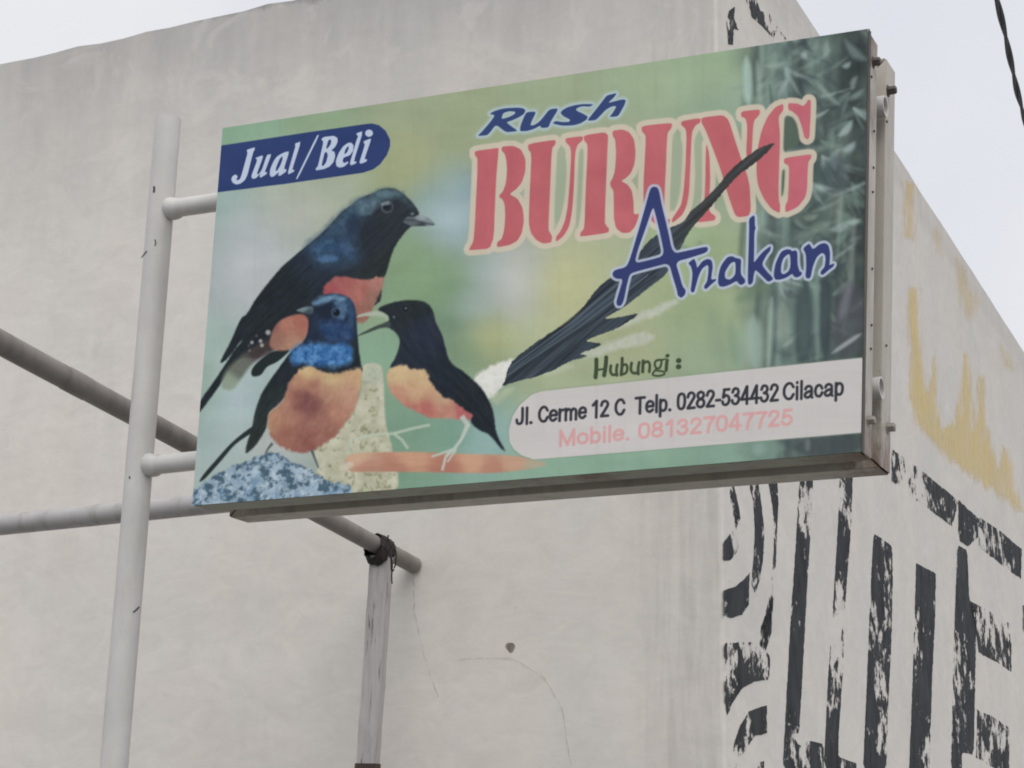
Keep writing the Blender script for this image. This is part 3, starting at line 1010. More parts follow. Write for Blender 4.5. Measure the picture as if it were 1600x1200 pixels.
leaf(1255, 330, 40, 22, 0.2, (96, 112, 98), 0.45, 8.5)
leaf(1280, 350, 36, 14, -0.3, (150, 165, 150), 0.38, 7.5)
# strip of ground below the grove
bar(1240, 700, 1346, 692, 30, (66, 74, 78), 0.77, 8.0)
bar(1150, 705, 1225, 700, 30, (112, 140, 126), 0.67, 10.0)
bar(1186, 690, 1186, 712, 18, (138, 168, 156), 0.50, 10.0)
bar(1262, 685, 1262, 705, 8, (120, 130, 128), 0.58, 6.0)

# --- big bird at the back
zb1, zb2, zb3, zh = Z(280, 160, 3.636), Z(280, 430, 3.636), Z(680, 430, 3.636), Z(480, 280, 6.0)
LABN[1] = LABN[2] = LABN[3] = "printed_bird"
DK = (36, 43, 51)
body1 = zh([(1048, 335), (1030, 280), (960, 190), (880, 122), (800, 86), (700, 90), (620, 130), (500, 175), (420, 240), (330, 300), (230, 410), (130, 510), (0, 620)]) + \
        zb1([(640, 885), (560, 960), (440, 1110), (385, 1200)]) + zb2([(350, 250), (290, 380), (235, 490), (270, 478), (352, 378), (330, 402), (200, 600), (115, 722), (110, 775), (132, 760), (220, 640), (300, 520), (360, 470), (440, 470), (500, 430), (620, 400), (760, 300)]) + \
        zh([(200, 1200), (640, 1180), (700, 1000), (715, 930), (740, 880), (785, 730), (830, 620), (900, 520), (960, 455), (1010, 420)])
fill(catmull(body1, 4), grad([(640, 320, (38, 46, 52)), (560, 380, (37, 44, 54)), (500, 400, (34, 44, 58)), (440, 460, (30, 37, 44)), (370, 530, (30, 38, 44)), (600, 420, (36, 44, 46))], 12, 9, .05, .30, -0.75), 2.2, lab=1, wob=.8, wsc=.4)
fill(catmull(zb2([(280, 520), (430, 400), (520, 370), (540, 430), (450, 480), (400, 520), (350, 590), (300, 650), (240, 630)]), 4), grad([(405, 545, (66, 54, 54)), (375, 575, (88, 92, 80)), (358, 600, (130, 146, 124))], 5, 8, .15, .4, .8), 6, .85)
fill(catmull(zb2([(420, 575), (410, 545), (440, 500), (520, 440), (600, 420), (625, 430), (560, 490), (500, 520), (465, 565)]), 4), (30, 40, 42), 1.6, lab=1)
# rusty vent patch, white flecks
fill(catmull(zb2([(735, 260), (700, 222), (620, 235), (560, 270), (525, 330), (515, 400), (560, 428), (640, 420), (700, 380), (735, 320)]), 5), grad([(445, 505, (172, 112, 94)), (470, 500, (164, 98, 84)), (430, 530, (150, 104, 88)), (455, 540, (168, 122, 98)), (425, 510, (140, 92, 78))], 6, 10, .15, .4, .6), 3.5, lab=1)
for x, y, r_ in ((505, 325, 15), (462, 374, 11), (470, 398, 11), (413, 382, 10), (400, 428, 7), (440, 345, 6), (395, 400, 5)):
    x, y = zb2([(x, y)])[0]
    r_ /= 3.636
    fill([(x + r_ * math.cos(a), y + r_ * math.sin(a)) for a in np.linspace(0, 6.2, 14)], (176, 172, 170), 2.2, .85 if r_ > 2 else .45)
# breast
fill(catmull(zh([(235, 935), (300, 915), (400, 920), (500, 940), (600, 935), (650, 915), (720, 935), (700, 1010), (660, 1110), (620, 1200), (560, 1330), (440, 1340), (300, 1250), (150, 1060)]), 4),
     grad([(525, 440, (158, 84, 82)), (545, 440, (166, 92, 88)), (560, 455, (170, 100, 90)), (590, 442, (172, 116, 104)), (520, 455, (160, 74, 78)), (585, 465, (150, 106, 92)), (570, 490, (150, 100, 86))], 6, 12, .10, .16, 1.2), 3.2, lab=1, wob=2.4, wsc=.2)
# sheen
def blob(pts, colr, soft, op, nz=0.0):
    fill(catmull(pts, 4), grad([(0, 0, colr)], 10, nz * 1.8, .16, .16) if nz else colr, soft + 2, op, wob=4.0, wsc=.14)
blob(zh([(-10, 640), (120, 520), (230, 420), (330, 310), (430, 230), (520, 180), (600, 200), (560, 330), (470, 470), (470, 640), (500, 760), (300, 830), (80, 800)]), (46, 72, 98), 16, .75, 10)
blob(zh([(620, 135), (740, 92), (860, 115), (940, 190), (1000, 270), (930, 240), (860, 180), (760, 180), (680, 260), (600, 250)]), (62, 88, 98), 10, .7, 8)
blob(zh([(430, 240), (520, 180), (640, 130), (740, 95), (840, 110), (900, 150), (820, 180), (700, 190), (660, 240), (600, 310), (510, 345), (450, 290)]), (74, 102, 114), 9, .7, 14)
blob(zh([(640, 120), (740, 92), (830, 110), (850, 150), (760, 165), (680, 160)]), (92, 122, 130), 4, .6)
blob(zh([(480, 190), (600, 180), (650, 220), (600, 290), (520, 330), (470, 280)]), (88, 116, 132), 9, .55, 14)
blob(zh([(330, 310), (400, 270), (450, 300), (420, 380), (340, 460), (250, 540), (190, 500), (230, 420)]), (58, 88, 112), 9, .6, 14)
blob(zh([(60, 620), (160, 560), (250, 580), (250, 650), (180, 700), (70, 700), (30, 660)]), (50, 86, 122), 9, .65, 14)
blob(zh([(290, 600), (350, 560), (400, 640), (430, 710), (380, 730), (300, 680)]), (52, 82, 120), 8, .6, 14)
blob(zh([(95, 745), (180, 705), (265, 725), (260, 770), (160, 785)]), (68, 106, 148), 3.5, .9, 8)
blob(zh([(250, 600), (290, 640), (300, 720), (260, 700)]), (38, 66, 104), 4, .7)
blob(zh([(380, 380), (440, 330), (500, 420), (420, 520), (380, 480)]), (34, 48, 70), 5, .7)
# eye, beak
ex, ey = 604, 322.5
circ = lambda x, y, rx, ry=None, n=22: [(x + rx * math.cos(a), y + (ry or rx) * math.sin(a)) for a in np.linspace(0, 2 * math.pi, n, endpoint=False)]
fill(circ(ex + 1, ey + 1, 9.5, 9.5), (96, 108, 114), 1.4, .75)
fill(circ(ex + 1.5, ey + 1.4, 7.6, 7.4), (38, 46, 54), 1.4)
fill(circ(ex, ey, 5.6, 5.0), (24, 30, 38), 1.2)
fill(zh([(690, 225), (770, 205), (775, 240), (700, 250)]), (130, 142, 148), 1.6, .75)
fill(catmull(zh([(900, 395), (940, 352), (1000, 352), (1048, 336), (1120, 352), (1175, 395), (1196, 425), (1150, 437), (1060, 440), (990, 442), (930, 420)]), 4), grad([(660, 340, (140, 152, 156)), (668, 346, (120, 132, 138)), (640, 347, (84, 94, 100)), (660, 352, (52, 60, 66))], 3), 1.2, lab=1)
fill(ribbon_pts(np.array(zh([(900, 380), (1000, 385), (1100, 408), (1190, 428)])), 1.8), (40, 48, 54), 1.6, .8)
fill(circ(*zh([(985, 325)])[0], 3, 2), (130, 145, 150), 1.5, .7)

# --- pale stump behind the front bird
stump = zb2([(1040, 520), (1100, 500), (1150, 522), (1160, 600), (1165, 700), (1175, 850), (1212, 1000), (1215, 1240), (780, 1240), (790, 1090), (770, 990), (850, 940), (950, 830), (1020, 700), (1040, 620)])
fill(catmull(stump, 4), lambda x, y, d: np.array([184, 182, 156]) + (fbm(x * .07, y * .07, 3)[..., None] - .5) * np.array([52, 50, 56]) - np.clip((fbm(x * .16, y * .16, 8)[..., None] - .58) * 6, 0, 1) * np.array([40, 40, 46]), 3, .95)
blob(zb2([(1040, 540), (1095, 505), (1145, 530), (1140, 600), (1080, 620), (1040, 600)]), (168, 178, 158), 5, .7)
for pl in ([(1425, 850), (1330, 870), (1215, 900), (1100, 905), (1000, 930)], [(1220, 900), (1265, 935), (1300, 985)], [(980, 930), (960, 1010)]):
    fill(ribbon_pts(np.array(zb2(pl)), 4.2), (176, 190, 168), 2.2, .85)

# --- rock
rock = Z(300, 700, 4.0)([(0, 275), (100, 190), (250, 110), (350, 82), (420, 42), (490, 25), (560, 38), (610, 95), (700, 110), (780, 170), (860, 208), (990, 232), (1010, 330), (400, 400), (-30, 400)])
LABN[4] = "printed_rock"
def rockc(x, y, d):
    n1, n2 = fbm(x * .06, y * .07, 3, 4, .65), fbm(x * .09 + y * .05 + 5, y * .11 - x * .03, 7, 4, .7)
    c_ = np.array([142, 166, 184]) + (n1[..., None] - .5) * np.array([70, 66, 60])
    k = np.clip((n2 - .49) * 10, 0, 1)[..., None]
    c_ = c_ * (1 - k * .8) + np.array([46, 74, 92]) * k * .8
    k2 = np.clip((fbm(x * .05, y * .05, 15, 3) - .5) * 6, 0, 1)[..., None]
    c_ = c_ * (1 - k2 * .35) + np.array([70, 110, 142]) * k2 * .35
    k3 = np.clip((fbm(x * .10, y * .12, 19, 4, .7) - .56) * 7, 0, 1)[..., None]
    return c_ * (1 - k3 * .7) + np.array([184, 200, 208]) * k3 * .7
fill(rock, rockc, 2.5, lab=4, wob=5, wsc=.16)

# --- front bird
def brown_tail(pl, op=1.0):
    fill(catmull(zb2(pl), 4), (34, 44, 46), 1.6, op, lab=2)
brown_tail([(418, 858), (300, 950), (200, 1060), (140, 1130), (115, 1172), (150, 1152), (240, 1052), (320, 960), (425, 885)])
bird2 = zb2([(750, 150), (800, 115), (880, 104), (950, 120), (990, 160), (1005, 220), (1010, 300), (1020, 420), (1032, 500), (1032, 560), (900, 640), (700, 700), (610, 690), (560, 740), (512, 780), (492, 870), (440, 960), (400, 1000), (378, 1008), (384, 960), (412, 870), (430, 780), (460, 690), (500, 620), (550, 550), (600, 480), (640, 430), (700, 380), (730, 320), (738, 240), (748, 205)])
fill(catmull(bird2, 5), grad([(500, 500, (30, 42, 62)), (540, 490, (30, 44, 70)), (430, 620, (34, 44, 46)), (450, 580, (30, 38, 46)), (400, 690, (40, 48, 46)), (555, 560, (28, 38, 44))], 10, 10, .06, .25, -1.0), 2.2, lab=2, wob=.8, wsc=.4)
br2 = zb2([(690, 532), (740, 516), (800, 540), (860, 558), (950, 545), (1032, 530), (1036, 620), (1020, 700), (990, 770), (940, 850), (880, 920), (800, 972), (740, 1005), (660, 1005), (590, 980), (530, 930), (505, 860), (510, 790), (560, 740), (598, 690), (620, 620), (650, 570)])
bc = [(720, 555, (196, 168, 116)), (860, 590, (192, 164, 116)), (1000, 570, (190, 152, 112)), (760, 640, (160, 108, 88)), (720, 700, (118, 70, 68)), (760, 740, (128, 78, 74)), (690, 740, (128, 78, 74)), (680, 600, (178, 128, 100)), (960, 680, (184, 138, 112)), (900, 780, (172, 120, 98)),
      (820, 830, (158, 106, 90)), (640, 800, (160, 110, 90)), (540, 830, (172, 126, 98)), (600, 900, (150, 96, 80)), (720, 940, (138, 84, 74)), (840, 900, (150, 98, 84)), (600, 720, (168, 118, 94)), (840, 660, (176, 130, 104)), (660, 700, (146, 92, 80))]
fill(catmull(br2, 5), grad([(*zb2([(x, y)])[0], c_) for x, y, c_ in bc], 9, 13, .10, .16, -.9), 4.0, lab=2, wob=3.0, wsc=.2)
blob(zb2([(760, 160), (810, 122), (880, 110), (940, 126), (930, 150), (860, 150), (800, 170)]), (104, 146, 178), 4, .85, 14)
blob(zb2([(880, 150), (930, 150), (950, 190), (940, 250), (910, 240), (900, 190)]), (84, 122, 156), 4, .7, 10)
blob(zb2([(950, 130), (985, 165), (1000, 240), (985, 300), (960, 250), (955, 190)]), (52, 92, 130), 5, .55, 10)
blob(zb2([(790, 270), (860, 260), (940, 270), (985, 320), (980, 370), (900, 385), (820, 350)]), (44, 74, 120), 10, .8, 18)
blob(zb2([(800, 170), (850, 165), (870, 200), (850, 240), (800, 230), (780, 200)]), (24, 34, 52), 5, .8)
fill(catmull(zb2([(632, 440), (690, 395), (790, 380), (880, 388), (950, 390), (985, 420), (980, 475), (940, 510), (870, 525), (800, 512), (720, 505), (655, 505)]), 5),
     lambda x, y, d: np.array([60, 118, 180]) + (fbm(x * .13, y * .13, 4, 4, .65)[..., None] - .5) * np.array([120, 130, 110]), 9, .95, wob=5, wsc=.12)
fill(circ(*zb2([(893, 212)])[0], 8.0), (88, 128, 160), 2.0, .6)
fill(circ(*zb2([(893, 212)])[0], 6.4), (26, 40, 60), 1.4)
fill(circ(*zb2([(893, 214)])[0], 4.2), (14, 20, 30), 1.2)
fill(circ(*zb2([(885, 203)])[0], 1.3), (130, 150, 165), 1.6, .6)
fill(catmull(zb2([(758, 180), (720, 180), (690, 188), (665, 200), (700, 212), (735, 222), (760, 216)]), 4), grad([(475, 482, (112, 130, 138)), (480, 489, (58, 72, 82))], 3), 1.3, lab=2)
for pl in ([(530, 955), (505, 985), (490, 1015)], [(752, 992), (770, 1040), (792, 1095)]):
    fill(ribbon_pts(np.array(zb2(pl)), [4.5, 3, 2.2]), (70, 76, 74), 1.6, .9)

# --- perch
perch = [(540, 716), (560, 708), (640, 706), (720, 709), (800, 712), (850, 722), (842, 730), (770, 739), (680, 738), (600, 737), (552, 737), (541, 728)]
LABN[5] = "printed_perch"
fill(catmull(perch, 5), grad([(560, 712, (196, 160, 128)), (640, 713, (196, 146, 116)), (740, 716, (194, 148, 118)), (700, 738, (172, 112, 92)), (620, 738, (172, 116, 94)), (770, 736, (178, 124, 102)), (570, 734, (176, 126, 104)), (800, 720, (190, 148, 120)), (840, 727, (168, 158, 132))], 9, 7, .03, .25), 2.0, lab=5)
fill(catmull(Z(300, 700, 4.0)([(930, 110), (990, 85), (1010, 110), (960, 140), (920, 135)]), 4), (196, 190, 170), 3, .7)

# --- bird with the long tail
blob(zb3([(220, 590), (300, 525), (395, 484), (442, 488), (428, 550), (402, 605), (330, 690), (290, 700), (262, 640)]), (212, 212, 204), 3, .95, 8)
blob(zb3([(310, 700), (400, 640), (440, 650), (360, 730)]), (170, 182, 150), 6, .7)
blob(zb3([(560, 560), (720, 500), (780, 520), (640, 570)]), (176, 186, 158), 5, .6)
for pl in ([(1040, 300), (1180, 210), (1335, 145), (1368, 158), (1260, 228), (1080, 290)], [(830, 446), (960, 392), (1100, 342), (1200, 328), (1240, 350), (1200, 388), (1010, 430), (900, 464)]):
    blob(zb3(pl), (178, 184, 166), 4, .9, 6)
bird3 = zb2([(1130, 195), (1180, 165), (1260, 145), (1350, 142), (1410, 160), (1440, 200), (1460, 270), (1490, 330), (1510, 400), (1530, 470), (1558, 510)]) + \
        zb3([(150, 540), (210, 590), (260, 640), (300, 700), (330, 780), (345, 880), (362, 930), (396, 996), (370, 980), (312, 912), (250, 880), (205, 840), (190, 790), (60, 740)]) + \
        zb2([(1400, 700), (1230, 600), (1200, 525), (1222, 480), (1246, 420), (1252, 370), (1232, 330), (1200, 305), (1170, 290), (1190, 262), (1185, 230)])
fill(catmull(bird3, 4), grad([(620, 490, (36, 42, 50)), (660, 520, (36, 44, 60)), (700, 590, (30, 38, 48)), (740, 620, (30, 37, 44)), (640, 480, (34, 42, 44))], 10, 9, .05, .25, .9), 2.2, lab=3, wob=.8, wsc=.4)
fill(catmull(zb2([(1200, 525), (1290, 508), (1310, 530), (1400, 540), (1430, 610), (1500, 690)]) + zb3([(80, 700), (150, 752), (215, 797), (180, 822), (90, 815), (0, 812)]) + zb2([(1400, 803), (1290, 747), (1220, 690), (1186, 625), (1180, 570)]), 5),
     grad([(625, 585, (198, 170, 124)), (660, 590, (196, 166, 122)), (650, 615, (190, 150, 114)), (690, 620, (188, 150, 116)), (620, 620, (186, 132, 106)), (665, 640, (180, 104, 94)), (700, 645, (184, 128, 108)), (725, 645, (176, 90, 90)), (640, 640, (178, 112, 98))], 6, 12, .12, .14, .7), 3.2, lab=3, wob=2.4, wsc=.2)
fill(catmull(zb2([(1012, 240), (1030, 222), (1130, 203), (1185, 232), (1178, 262), (1120, 238), (1060, 232)]), 4), (162, 172, 152), 1.4, lab=3)
fill(catmull(zb2([(1012, 346), (1060, 316), (1180, 262), (1200, 292), (1140, 302), (1075, 326)]), 4), (60, 70, 66), 1.4, lab=3)
fill(catmull(zb2([(1085, 238), (1175, 240), (1172, 268), (1110, 290), (1040, 320)]), 3), (134, 160, 124), 2, .8)
fill(circ(*zb2([(1288, 190)])[0], 4.5), (22, 28, 36), 1.4)
fill(circ(*zb2([(1288, 188)])[0], 1.5), (150, 160, 165), 1.2, .8)
fill(circ(*zb2([(1220, 238)])[0], 1.8), (110, 120, 125), 1.2, .8)
for pl, wd in (([(150, 800), (185, 850), (150, 930), (110, 985), (60, 1030)], [9, 8, 5, 5, 5]), ([(60, 1030), (40, 1110)], 4), ([(110, 985), (30, 1015), (-20, 1030)], 3.5), ([(120, 990), (70, 1060)], 3)):
    fill(ribbon_pts(np.array(zb3(pl)), wd), (180, 190, 178), 1.8, .92)

# the artwork is an enlarged snapshot: soft, with a little grain
kx = np.exp(-0.5 * (np.arange(-3, 4) / 0.8) ** 2)
kx /= kx.sum()
def soften(A):
    Q = np.pad(A, ((3, 3), (0, 0), (0, 0)), mode='edge')
    A = sum(kx[i] * Q[i:i + A.shape[0]] for i in range(7))
    Q = np.pad(A, ((0, 0), (3, 3), (0, 0)), mode='edge')
    return sum(kx[i] * Q[:, i:i + A.shape[1]] for i in range(7))
C = soften(C)
C += ((fbm(X * 0.5, Y * 0.5, 40, 2) - 0.5) * 5)[..., None]

# --- lettering
def font_polys(txt, p_left, p_right, capl, capr, bold, xcap=None):
    """outline segments of a line of type set between two baseline points (artwork coordinates)"""
    cu = bpy.data.curves.new("type", 'FONT')
    cu.body = txt
    cu.offset = bold
    cu.resolution_u = 4
    o = bpy.data.objects.new("type", cu)
    col.objects.link(o)
    dg = bpy.context.evaluated_depsgraph_get()
    me = bpy.data.meshes.new_from_object(o.evaluated_get(dg))
    bpy.data.objects.remove(o)
    bpy.data.curves.remove(cu)
    n_ = len(me.vertices)
    co = np.zeros(n_ * 3)
    me.vertices.foreach_get("co", co)
    co = co.reshape(-1, 3)[:, :2]
    cnt = {}
    for pl in me.polygons:
        for ek in pl.edge_keys:
            cnt[ek] = cnt.get(ek, 0) + 1
    x0, x1 = co[:, 0].min(), co[:, 0].max()
    caph = 0.73 + bold
    k = (co[:, 0] - x0) / (x1 - x0)
    cap = capl + (capr - capl) * k
    px = p_left[0] + (p_right[0] - p_left[0]) * k
    py = p_left[1] + (p_right[1] - p_left[1]) * k - co[:, 1] / caph * cap
    px = px + co[:, 1] / caph * cap * 0.02
    segs = [(px[a], py[a], px[b2], py[b2]) for (a, b2), c_ in cnt.items() if c_ == 1]
    bpy.data.meshes.remove(me)
    return segs
def fill_segs(segs, colr, soft=1.1, lab=None, grow=0.0, op=1.0):
    # glyph by glyph blocks keep this quick
    s_ = np.array(segs)
    bb = bbox(np.concatenate([s_[:, :2], s_[:, 2:]]), 3)
    xs = X[bb]
    a = np.zeros(xs.shape)
    xmin, xmax = xs.min(), xs.max()
    for x0 in np.arange(xmin, xmax, 24.0):
        m_ = (xs >= x0) & (xs < x0 + 24)
        near = s_[(np.maximum(s_[:, 0], s_[:, 2]) > x0 - 3) ]
        if not m_.any() or len(near) == 0:
            continue
        xx, yy = xs[m_], Y[bb][m_]
        d2 = np.full(xx.shape, 1e9)
        ins = np.zeros(xx.shape, bool)
        nr = near[np.minimum(near[:, 0], near[:, 2]) < x0 + 27]
        for ax, ay, bx, by in nr:
            ex_, ey_ = bx - ax, by - ay
            tt = np.clip(((xx - ax) * ex_ + (yy - ay) * ey_) / (ex_ * ex_ + ey_ * ey_ + 1e-12), 0, 1)
            np.minimum(d2, (xx - ax - tt * ex_) ** 2 + (yy - ay - tt * ey_) ** 2, out=d2)
        for ax, ay, bx, by in near:
            if ay != by:
                ins ^= ((ay > yy) != (by > yy)) & (xx < (bx - ax) * (yy - ay) / (by - ay) + ax)
        d = np.sqrt(d2)
        a[m_] = np.clip(0.5 - (np.where(ins, -d, d) - grow) / soft, 0, 1)
    put(bb, a * op, colr)
    if lab is not None:
        LAB[bb][a > 0.5] = lab

z4, z5 = Z(700, 130, 3.636), Z(960, 130, 3.636)
burung = [
 z4([(152, 385), (285, 367), (288, 373), (272, 560), (258, 938), (120, 950), (122, 938), (148, 893), (170, 430), (152, 408)]),
 z4([(305, 360), (370, 355), (415, 375), (440, 430), (440, 500), (420, 565), (385, 605), (348, 630), (395, 655), (425, 710), (432, 780), (420, 850), (395, 895), (350, 920), (278, 933), (278, 905), (305, 885), (318, 840), (325, 760), (322, 690), (310, 660), (292, 650), (292, 635), (312, 615), (328, 570), (335, 500), (332, 440), (322, 400), (305, 385)]),
 z4([(455, 345), (610, 320), (612, 345), (590, 370), (580, 600), (570, 830), (580, 850), (592, 870), (588, 905), (540, 912), (500, 890), (470, 850), (458, 790), (465, 600), (474, 400), (455, 375)]),
 z4([(668, 312), (768, 300), (765, 325), (735, 350), (722, 400), (715, 600), (705, 730), (690, 810), (660, 865), (615, 903), (612, 875), (640, 840), (665, 780), (680, 700), (692, 560), (700, 400), (693, 360), (668, 335)]),
 z4([(772, 296), (912, 275), (905, 400), (890, 790), (900, 810), (915, 825), (912, 850), (750, 873), (752, 850), (775, 825), (782, 600), (795, 350), (772, 325)]),
 z4([(935, 270), (990, 262), (1030, 278), (1058, 320), (1066, 390), (1060, 460), (1040, 510), (1010, 540), (983, 555), (1020, 575), (1045, 610), (1055, 680), (1055, 740), (1068, 745), (1085, 740), (1080, 770), (1060, 820), (1030, 850), (990, 852), (955, 825), (942, 770), (942, 690), (940, 610), (925, 590), (920, 565), (935, 540), (948, 500), (955, 400), (950, 320), (935, 300)]),
 z5([(155, 243), (328, 224), (326, 252), (300, 285), (292, 500), (285, 640), (283, 740), (300, 770), (318, 775), (310, 800), (280, 812), (230, 800), (190, 760), (165, 680), (165, 560), (180, 300), (155, 272)]),
 z5([(380, 215), (490, 197), (488, 225), (460, 240), (440, 280), (432, 450), (425, 620), (410, 700), (385, 750), (330, 795), (325, 775), (355, 730), (380, 690), (395, 600), (405, 450), (410, 280), (400, 255), (380, 238)]),
 z5([(494, 195), (640, 178), (700, 370), (768, 560), (777, 752), (690, 764), (650, 650), (600, 480), (520, 270), (494, 225)]),
 z5([(522, 340), (540, 400), (545, 560), (535, 700), (545, 735), (575, 755), (572, 780), (470, 792), (478, 765), (508, 725), (516, 560), (518, 420)]),
 z5([(720, 160), (828, 148), (825, 180), (790, 215), (780, 400), (775, 470), (748, 420), (755, 240), (745, 200), (720, 190)]),
 z5([(960, 116), (960, 155), (932, 190), (942, 300), (932, 600), (935, 670), (942, 690), (940, 740), (895, 717), (850, 660), (815, 580), (806, 500), (812, 380), (835, 270), (870, 190), (915, 135)]),
 z5([(987, 112), (1040, 115), (1070, 130), (1085, 120), (1100, 93), (1117, 97), (1114, 200), (1108, 310), (1095, 320), (1080, 310), (1065, 250), (1045, 190), (1010, 160), (987, 150)]),
 z5([(963, 425), (1120, 402), (1118, 425), (1100, 450), (1095, 600), (1085, 650), (1040, 705), (970, 737), (972, 690), (985, 670), (990, 580), (992, 480), (985, 465), (963, 455)]),
]
burung = [chaikin(p_, 2, .16) for p_ in burung]
LABN[6] = "lettering_burung"
for p_ in burung:
    fill(p_, (196, 184, 162), 2.2, .95, grow=8.6)
for p_ in burung:      # openings in the cream surround
    pass
for pts in (z4([(640, 430), (672, 440), (668, 600), (650, 720), (625, 790), (606, 770), (612, 600), (625, 440)]), z5([(345, 340), (385, 340), (380, 520), (368, 640), (340, 720), (320, 700), (326, 520)]),
            z5([(455, 330), (492, 300), (498, 560), (488, 680), (455, 720), (460, 520)]), z5([(970, 205), (1005, 190), (1035, 230), (1048, 300), (1042, 345), (985, 380), (962, 380), (962, 300)]),
            z5([(955, 500), (968, 500), (962, 610), (950, 640), (950, 560)]), z4([(745, 400), (770, 390), (765, 560), (750, 760), (728, 800), (735, 600)])):
    bb, d = region([catmull(pts, 4)], 6)
    a = np.clip(0.5 - d / 3.0, 0, 1)
    cx = X[bb]
    g_ = np.where((cx > 1200)[..., None], np.array([82, 98, 84]), np.array([152, 166, 138]))
    put(bb, a, g_)
for p_ in burung:
    fill(p_, lambda x, y, d: np.array([190, 93, 99]) + (fbm(x * .03, y * .03, 3)[..., None] - .5) * np.array([16, 14, 12]) + np.clip((x - 1180) / 100, 0, 1)[..., None] * np.array([4, 2, 12]), 1.2, lab=6)

# tail streamers run over the red letters
LABN[7] = "printed_tail"
def tailc(x, y, d):
    ca, sa_ = math.cos(-0.70), math.sin(-0.70)
    xr, yr = x * ca + y * sa_, -x * sa_ + y * ca
    s_ = fbm(xr * .012, yr * .22, 6, 3, .6)
    k = np.clip((x - 1040) / 60, 0, 1)[..., None]
    base = np.array([52, 62, 72]) * (1 - k) + np.array([58, 60, 60]) * k
    return base + (s_[..., None] - .5) * np.array([58, 66, 72]) * (1 - .45 * k)
tail = [(1000 / 3.636 + 680, 430)] 
tail = zb3([(395, 600), (410, 540), (440, 482), (600, 360), (780, 250), (850, 170), (900, 100), (955, 42)]) + [(950, 437), (972, 420), (999, 395), (1010, 380), (1027, 366), (1048, 355), (1069, 347), (1077, 332), (1095, 317), (1108, 304), (1125, 287), (1137, 270), (1158, 251), (1188, 230), (1213, 222),
        (1202, 235), (1180, 255), (1153, 274), (1137, 292), (1125, 306), (1106, 329), (1084, 352), (1072, 370), (1062, 392), (1046, 425), (1002, 459), (978, 478)] + \
       zb3([(1000, 222), (960, 250), (1080, 232), (1160, 214), (1140, 235), (1040, 300), (900, 350), (848, 376), (955, 388), (900, 418), (815, 446), (872, 460), (760, 490), (690, 530), (640, 552), (560, 582), (470, 600), (378, 632)])
fill(chaikin(tail, 1, .2), tailc, 1.6, lab=7, wob=1.2, wsc=.3)
for off, cc, wd in ((0.25, (92, 110, 122), 2.4), (0.45, (78, 98, 112), 3), (0.62, (98, 114, 124), 2), (0.8, (40, 46, 52), 2.5), (0.12, (34, 38, 44), 3)):
    a_, b2 = np.array(zb3([(430, 500)])[0]) * (1 - off) + np.array(zb3([(405, 605)])[0]) * off, np.array([968, 425]) * (1 - off) + np.array([1040, 432]) * off
    mid = (a_ + b2) / 2 + np.array([2, 3])
    fill(ribbon_pts(np.array([a_, mid, b2]), [1, wd, wd]), cc, 3, .75)
for pts, wd in (([(1064, 385), (1085, 392), (1096, 378)], 6),):
    fill(ribbon_pts(np.array(pts, float), wd), (112, 130, 112), 6, .5)

# small word at the top
zr = Z(740, 140, 6.154)
rush = [[zr([(150, 235), (200, 205), (290, 180), (420, 172), (480, 180), (500, 200), (485, 235), (430, 270), (360, 300), (310, 315), (425, 395), (400, 402), (310, 412), (215, 335), (160, 410), (130, 440), (35, 447), (80, 405), (170, 300), (205, 245)]), zr([(285, 225), (340, 208), (400, 212), (398, 232), (350, 260), (265, 285)])],
 [zr([(510, 215), (605, 210), (560, 300), (545, 340), (570, 345), (610, 325), (650, 290), (720, 200), (750, 185), (820, 180), (740, 310), (720, 365), (650, 370), (640, 345), (590, 375), (520, 398), (445, 402), (450, 350), (480, 270)])],
 [zr([(1155, 140), (1120, 165), (1040, 160), (990, 180), (985, 200), (1060, 235), (1100, 260), (1085, 290), (1030, 325), (960, 345), (850, 348), (755, 325), (790, 300), (850, 312), (920, 310), (930, 290), (860, 255), (835, 225), (850, 200), (900, 170), (970, 150), (1050, 138)])],
 [zr([(1280, 55), (1380, 32), (1350, 75), (1290, 130), (1380, 105), (1440, 92), (1465, 105), (1450, 150), (1400, 240), (1380, 258), (1305, 265), (1340, 220), (1375, 160), (1330, 160), (1270, 195), (1200, 270), (1170, 295), (1090, 300), (1130, 250), (1240, 110)])]]
LABN[8] = "lettering_rush"
rush = [[chaikin(p_, 2, .18) for p_ in g_] for g_ in rush]
for g_ in rush:
    fill(g_, (164, 186, 192), 4.5, .9, grow=4.2)
for g_ in rush:
    fill(g_, (46, 66, 118), 1.2, lab=8)

